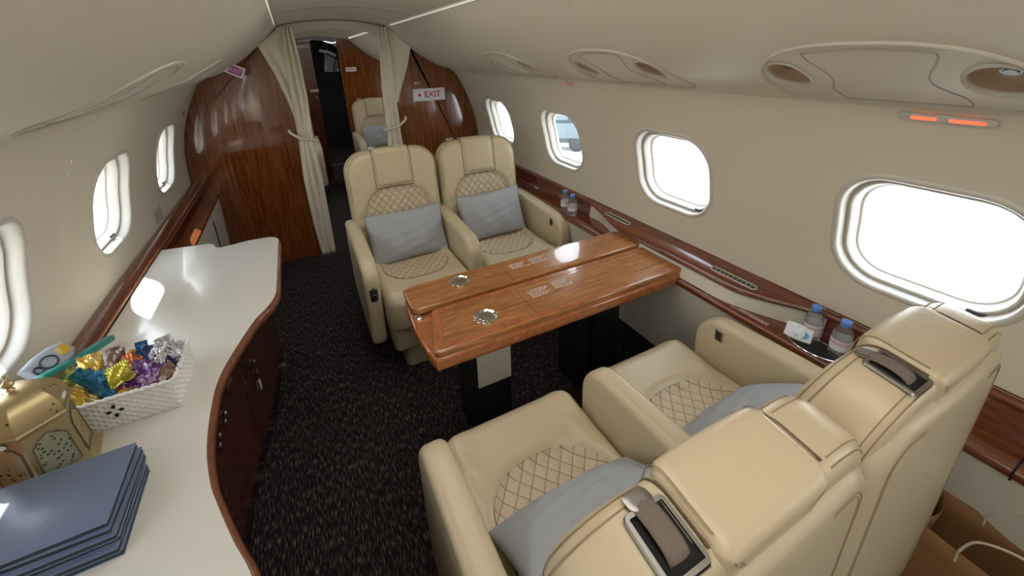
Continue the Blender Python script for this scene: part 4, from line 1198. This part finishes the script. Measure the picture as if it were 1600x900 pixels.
# basket
bk = thing('wicker_basket', (-.522, 1.245, ZC), 'white woven basket full of snack packets on the counter', 'basket')
def bwall(x0, x1, y0, y1, flare, h, nm, t_=.006):
    """woven wall: columns of overlapping strands"""
    V = []; F = []
    P0 = rr(x0, x1, y0, y1, .012, 320)
    NZ = 44
    out = inset(P0, 0)
    Pn = np.array(P0); c = Pn.mean(0)
    for j in range(NZ+1):
        q = j/NZ; z = h*q
        for i in range(320):
            p = c+(Pn[i]-c)*(1+flare*q)
            nrm = (Pn[i]-c); nrm = nrm/np.hypot(*nrm)
            ph = i*2*PI/8+(PI if (j//4) % 2 else 0)
            b_ = .0030*sin(ph)*abs(sin(PI*(j % 4+.5)/4))
            V.append((p[0]+nrm[0]*b_, p[1]+nrm[1]*b_, z))
    for j in range(NZ):
        for i in range(320): F.append([j*320+i, j*320+(i+1) % 320, (j+1)*320+(i+1) % 320, (j+1)*320+i])
    o = MB().add((V, F)).obj(nm, 'wicker_white', bk, auto=None); s_ = o.modifiers.new('t', 'SOLIDIFY'); s_.thickness = t_; s_.offset = -1
    rim = rr(x0, x1, y0, y1, .012, 160); R_ = np.array(rim); c = R_.mean(0); R_ = c+(R_-c)*(1+flare)
    mb = MB()
    for q in range(2):
        mb.add(tube([(x+.0022*cos(i*.9+q*PI), y+.0022*cos(i*.9+q*PI), h+.0022*sin(i*.9+q*PI)) for i, (x, y) in enumerate(R_)], .0034, 6, closed=True))
    mb.obj('rim', 'wicker_white', bk)
bwall(-.118, .118, -.092, .092, .03, .088, 'woven_side')
MB().add(box(-.116, .116, -.090, .090, 0, .006, .002)).obj('bottom', 'wicker_white', bk)
mb = MB()
for dx, dz in ((-.012, 0), (.012, 0), (0, .013), (0, -.013)):
    mb.add(slab([(.007*cos(2*PI*k/4)*(1 if dx else .7)+dx, .007*sin(2*PI*k/4)*(1 if dz else .7)+dz) for k in range(4)], 0, .001, .0003, rings=1, nb=1))
o = mb.obj('flower_cutout', 'black_void', bk); o.rotation_euler.x = PI/2; o.location = (-.005, -.0965, .050)
# snack packets
def packet(name, x, y, z, w, h, t_, rot, mat, label, seed, cat='snack packet'):
    random.seed(seed); a1, a2, a3 = [random.uniform(0, 6) for _ in range(3)]
    def fp(s):
        def f(a, b):
            u, v = 2*a-1, 2*b-1
            puff = max(0, 1-abs(v)**4)**.5*max(0, 1-abs(u)**3)**.5
            return (u*w/2*(1-.06*(1-v*v)), v*h/2, s*(t_/2*puff+.0004)+.0035*sin(5*u+a1)*sin(4*v+a2)+.0018*sin(13*u+9*v+a3))
        return f
    V1, F1 = grid(fp(1), 22, 22); V2, F2 = grid(fp(-1), 22, 22)
    mb = MB().add((V1, F1)).add((V2, [f[::-1] for f in F2]))
    # crimped end seals
    for s in (-1, 1):
        mb.add(grid(lambda a, b: ((2*a-1)*w/2, s*(h/2+.009*b), .0035*sin(5*(2*a-1)+a1)*sin(4*s+a2)+.0012*sin(60*a)), 40, 3))
    o = mb.obj('snack_packet', mat, None, auto=None)
    o.location = (x, y, z); o.rotation_euler = [math.radians(q) for q in rot]
    tag(o, label, cat, 'snacks in the basket'); return o
PK = [
 (-.586, 1.185, .098, .046, .075, .020, (52, 8, 55), 'foil_gold', 'golden yellow packet at the left end of the basket beside the lantern'),
 (-.588, 1.222, .112, .045, .090, .020, (62, -10, 75), 'foil_green', 'olive green packet standing between the yellow and the teal ones'),
 (-.571, 1.205, .110, .032, .088, .016, (64, 0, 75), 'foil_teal', 'leftmost teal foil packet standing in the basket'),
 (-.554, 1.196, .108, .032, .085, .016, (62, 5, 70), 'foil_teal', 'middle teal foil packet standing in the basket'),
 (-.537, 1.186, .104, .032, .080, .015, (60, 5, 62), 'foil_blue', 'rightmost teal foil packet leaning towards the purple one'),
 (-.513, 1.196, .128, .050, .044, .020, (24, -8, 25), 'foil_yellow', 'bright yellow packet lying on top in the middle of the basket'),
 (-.470, 1.200, .108, .075, .058, .020, (20, 10, -16), 'foil_purple', 'purple speckled packet in the middle of the basket'),
 (-.503, 1.258, .118, .060, .034, .016, (25, 14, -32), 'foil_orange', 'orange packet behind the purple one'),
 (-.545, 1.290, .116, .040, .050, .014, (55, 0, 10), 'foil_brown', 'brown foil packet at the back of the basket'),
 (-.483, 1.268, .122, .026, .055, .012, (72, 5, 10), 'foil_blue', 'upright blue pointed packet at the back of the basket'),
 (-.462, 1.244, .114, .040, .058, .012, (60, 5, -10), 'foil_navy', 'dark navy packet between the blue and the silver ones'),
 (-.445, 1.232, .118, .040, .066, .016, (48, -5, -14), 'foil_silver', 'crumpled silver packet with a shiny face'),
 (-.428, 1.272, .114, .040, .065, .012, (52, 10, 45), 'foil_silver', 'silver packet at the back right corner of the basket'),
 (-.438, 1.200, .100, .070, .040, .014, (12, 20, -50), 'foil_brown', 'grey brown packet slanting down at the right of the basket'),
 (-.416, 1.240, .098, .026, .060, .010, (62, 0, 82), 'foil_navy', 'navy and white packet against the right end of the basket'),
 (-.446, 1.172, .094, .028, .024, .012, (20, 0, 20), 'foil_pink', 'small bright pink sweet at the front of the basket'),
 (-.505, 1.172, .094, .070, .026, .010, (25, 4, -14), 'foil_red', 'red and gold packet along the front rim under the purple one'),
 (-.592, 1.278, .112, .048, .066, .016, (45, 5, 20), 'foil_gold', 'amber packet at the back left of the basket'),
 (-.460, 1.245, .072, .100, .080, .018, (5, 5, 12), 'foil_brown', 'brown packet low in the basket under the others'),
 (-.560, 1.245, .068, .095, .085, .020, (6, -4, -10), 'foil_orange', 'orange packet low in the basket, mostly covered'),
]
for i, (dx, dy, z, w, h, t_, rot, mat, lab) in enumerate(PK):
    packet('p', min(dx, -.428), max(dy, 1.188), ZC+z-.008, w, h, t_, rot, mat, lab, 20+i)
# teal toothbrush-case like object: two hinged sleeves
te = thing('teal_case', (-.660, 1.40, .825), 'long teal case lying across the back of the basket, leaning on the wall', 'case')
a_ = Vector((0, .15, .000)); 
def bar(p, q, w, h):
    p = Vector(p); q = Vector(q); d = (q-p); L_ = d.length; d.normalize(); s = d.cross(Vector((0, 0, 1))).normalized(); u = s.cross(d)
    V, F = box(-w/2, w/2, 0, L_, -h/2, h/2, h*.3); M = Matrix(((s.x, d.x, u.x, p.x), (s.y, d.y, u.y, p.y), (s.z, d.z, u.z, p.z), (0, 0, 0, 1)))
    return [tuple(M @ Vector(v)) for v in V], F
MB().add(bar((-.012, -.155, .055), (.0, .0, .0), .024, .016)).obj('front_half', 'teal', te)
MB().add(bar((.0, -.008, .004), (.008, .155, -.045), .028, .018)).obj('rear_half', 'teal', te)
MB().add(tube([(-.014, -.004, .002), (.014, -.002, .0)], .010, 12)).obj('hinge', 'teal', te)
# grey soft pouch/eye mask behind
po = thing('grey_slipper_pouch', (-.700, 1.335, .862), 'grey padded slipper pouch with a small orange label standing against the left wall', 'pouch')
P = resample([(-.030, -.045), (.028, -.050), (.034, 0), (.030, .060), (.018, .085), (-.016, .085), (-.030, .050), (-.034, 0)], 60)
V, F = slab(P, -.010, .010, .009, rings=4, nb=4)
Tm = Matrix.Rotation(math.radians(-12), 4, 'Z') @ Matrix.Rotation(math.radians(48), 4, 'Y')
MB().add((V, F), Tm).obj('body', 'pouch_grey', po)
MB().add(slab(rr(-.014, .014, .040, .074, .006, 40), .0095, .0115, .0006, rings=2, nb=1), Tm).obj('orange_label', 'foil_gold', po)
MB().add(tube([tuple(Tm @ Vector((.010*cos(q), -.028+.010*sin(q), .0112))) for q in np.linspace(0, 2*PI, 20, endpoint=False)], .003, 6, closed=True)).obj('eyelet', 'folder_edge', po)
MB().add(tube([tuple(Tm @ Vector((.016*cos(q), .006+.022*sin(q), .0112))) for q in np.linspace(0, 2*PI, 24, endpoint=False)], .0022, 6, closed=True)).obj('strap', 'folder_edge', po)
pp = mk('paper_note', *grid(lambda a, b: ((a-.5)*.07, (b-.5)*.06, .006*sin(PI*a)), 8, 8), 'paper_white'); s_ = pp.modifiers.new('t', 'SOLIDIFY'); s_.thickness = .001
pp.location = (-.640, 1.175, .862); pp.rotation_euler = (math.radians(30), math.radians(12), math.radians(35)); tag(pp, 'small pale blue-white paper slip between the lantern and the basket', 'paper')
ob = MB().add(slab(rr(-.05, .05, -.035, .035, .03, 60), 0, .10, .028, rings=4, nb=6)).obj('orange_pouch', 'orange_fabric', None, auto=None)
ob.location = (-.735, .925, ZC); tag(ob, 'reddish orange soft pouch at the left edge of the photo behind the lantern', 'pouch')

# ------------------------------------------------------------------ paper bag behind the near window seat
bg = thing('paper_bag', (1.306, .09, 0), 'open brown paper carrier bag with string handles in the lower right corner', 'bag')
w, d, h = .078, .085, .44
V = [(-w, -d-.17, 0), (w, -d-.17, 0), (w, d, 0), (-w, d, 0), (-w, -d-.17, h), (w, -d-.17, h), (w, d, h), (-w, d, h)]
F = [[0, 1, 5, 4], [1, 2, 6, 5], [2, 3, 7, 6], [3, 0, 4, 7], [0, 3, 2, 1]]
def bagside(a, b):
    return None
mb = MB()
cor = [(-w, -d-.17), (w, -d-.17), (w, d), (-w, d)]
for k in range(4):
    p, q = cor[k], cor[(k+1) % 4]
    nx_, ny_ = (q[1]-p[1]), -(q[0]-p[0]); l_ = math.hypot(nx_, ny_)
    g = .012*(1 if k in (1, 3) else -2.0)
    mb.add(grid(lambda a, b: (p[0]+(q[0]-p[0])*a-nx_/l_*-g*sin(PI*a)*b, p[1]+(q[1]-p[1])*a-ny_/l_*-g*sin(PI*a)*b, h*b), 14, 10))
mb.add(([(x, y, .002) for x, y in cor], [[0, 1, 2, 3]]))
o = mb.obj('bag_body', 'kraft', bg, smooth=True, auto=30); s_ = o.modifiers.new('t', 'SOLIDIFY'); s_.thickness = .0015
for sx in (-1, 1):
    pts = [tuple(q) for q in catmull([(sx*(w+.008), -.135-.04, h-.03), (sx*(w+.006), -.13-.04, h+.01), (sx*(w+.0), -.11-.04, h+.06), (sx*w*.9, -.085, h+.085), (sx*w, -.02-.0, h+.06), (sx*(w+.006), .0, h+.01), (sx*(w+.008), .0, h-.03)], 40)]
    MB().add(tube(pts, .0028, 8)).obj('string_handle', 'cord_paper', bg)
# dark gap and chrome strip along the lower edge of the near seats' backs
for par in (s1, s2):
    MB().add(box(-.262, .262, -.722, -.60, .205, .245, .004)).obj('lower_gap_trim', 'black_plastic', par)
    MB().add(tube([(-.262, -.726, .212), (.262, -.726, .212)], .005, 8)).obj('chrome_strip', 'chrome', par)

# ------------------------------------------------------------------ outside
gr = MB().add(grid(lambda a, b: (-60+120*a, -60+120*b, -1.6), 2, 2)).obj('ground', 'trim_white', smooth=False); struct(gr)
plain('apron', (.62, .62, .60), .8); gr.data.materials[0] = MATS['apron']
hg = thing('ground_power_cart', (7.95, 11.6, -1.6), 'blue-grey ground cart parked outside the second right window from the bulkhead', 'cart', rz=math.radians(-35))
plain('cart_paint', (.030, .050, .058), .6); plain('cart_light', (.10, .13, .14), .6)
MB().add(box(-.72, .62, -.5, .5, .28, 1.75, .05)).obj('body', 'cart_paint', hg)
MB().add(box(-.62, .50, -.53, -.49, .45, .95, .01)).obj('side_panel', 'cart_light', hg)
MB().add(box(-.60, .10, -.53, -.49, 1.05, 1.55, .01)).obj('door', 'cart_light', hg)
for sx in (-.5, .42):
    for sy in (-.45, .45):
        o = MB().add(lathe([(.08, -.07), (.26, -.07), (.28, -.04), (.28, .04), (.26, .07), (.08, .07)], 28)).obj('wheel', 'black_plastic', hg); o.rotation_euler.x = PI/2; o.location = (sx, sy, .28)

w = bpy.data.worlds.new('sky'); S.world = w; w.use_nodes = True
nt = w.node_tree; bg_ = nt.nodes['Background']
tc = nt.nodes.new('ShaderNodeTexCoord'); sp = nt.nodes.new('ShaderNodeSeparateXYZ'); nt.links.new(tc.outputs['Generated'], sp.inputs[0])
r = nt.nodes.new('ShaderNodeValToRGB'); e = r.color_ramp.elements
e[0].position = .45; e[0].color = rgb(.96, .95, .93); e[1].position = .9; e[1].color = rgb(.75, .86, 1)
mm = nt.nodes.new('ShaderNodeMath'); mm.operation = 'MULTIPLY_ADD'; mm.inputs[1].default_value = .5; mm.inputs[2].default_value = .5
nt.links.new(sp.outputs[2], mm.inputs[0]); nt.links.new(mm.outputs[0], r.inputs[0]); nt.links.new(r.outputs[0], bg_.inputs[0])
bg_.inputs[1].default_value = 6.2
sun = bpy.data.lights.new('sun', 'SUN'); sun.energy = 14; sun.angle = math.radians(.6); sun.color = (1, .95, .86)
so = bpy.data.objects.new('sun', sun); COL.objects.link(so)
so.rotation_euler = Vector((.40, -.80, -1)).to_track_quat('-Z', 'Y').to_euler(); so.location = (-3, 4, 6)
# added fill lights under the ceiling, no visible fitting, to brighten the cabin
def area(name, loc, sx, sy, en, rot=(0, 0, 0), col=(1, .965, .91)):
    l = bpy.data.lights.new(name, 'AREA'); l.shape = 'RECTANGLE'; l.size = sx; l.size_y = sy; l.energy = en; l.color = col
    o = bpy.data.objects.new(name, l); COL.objects.link(o); o.location = loc; o.rotation_euler = rot; return o
area('fill_light', (CX, 1.0, 1.835), .5, 2.6, 9.5)
area('fill_light_aft', (CX, -.7, 1.82), .5, .8, 5)
area('fill_light_forward', (CX, 4.8, 1.83), .4, 1.4, 3)

# ------------------------------------------------------------------ camera
f_px, cy_px = 645.42, 315.0
yaw, pit, rol = 0.4689522, 0.3500741, -0.0287331
fw = Vector((sin(yaw)*cos(pit), cos(yaw)*cos(pit), -sin(pit))); rt = Vector((cos(yaw), -sin(yaw), 0)); up = rt.cross(fw)
r2 = rt*cos(rol)+up*sin(rol); u2 = -rt*sin(rol)+up*cos(rol)
cam = bpy.data.cameras.new('camera'); co = bpy.data.objects.new('camera', cam); COL.objects.link(co)
co.matrix_world = Matrix(((r2.x, u2.x, -fw.x, 0), (r2.y, u2.y, -fw.y, 0), (r2.z, u2.z, -fw.z, 1.6), (0, 0, 0, 1)))
cam.sensor_width = 36; cam.lens = f_px/1600*36; cam.shift_y = -(450-cy_px)/1600; cam.clip_start = .02
S.camera = co
vs = S.view_settings; vs.view_transform = 'Standard'; vs.look = 'None'; vs.gamma = 1; vs.exposure = 0; vs.use_curve_mapping = False
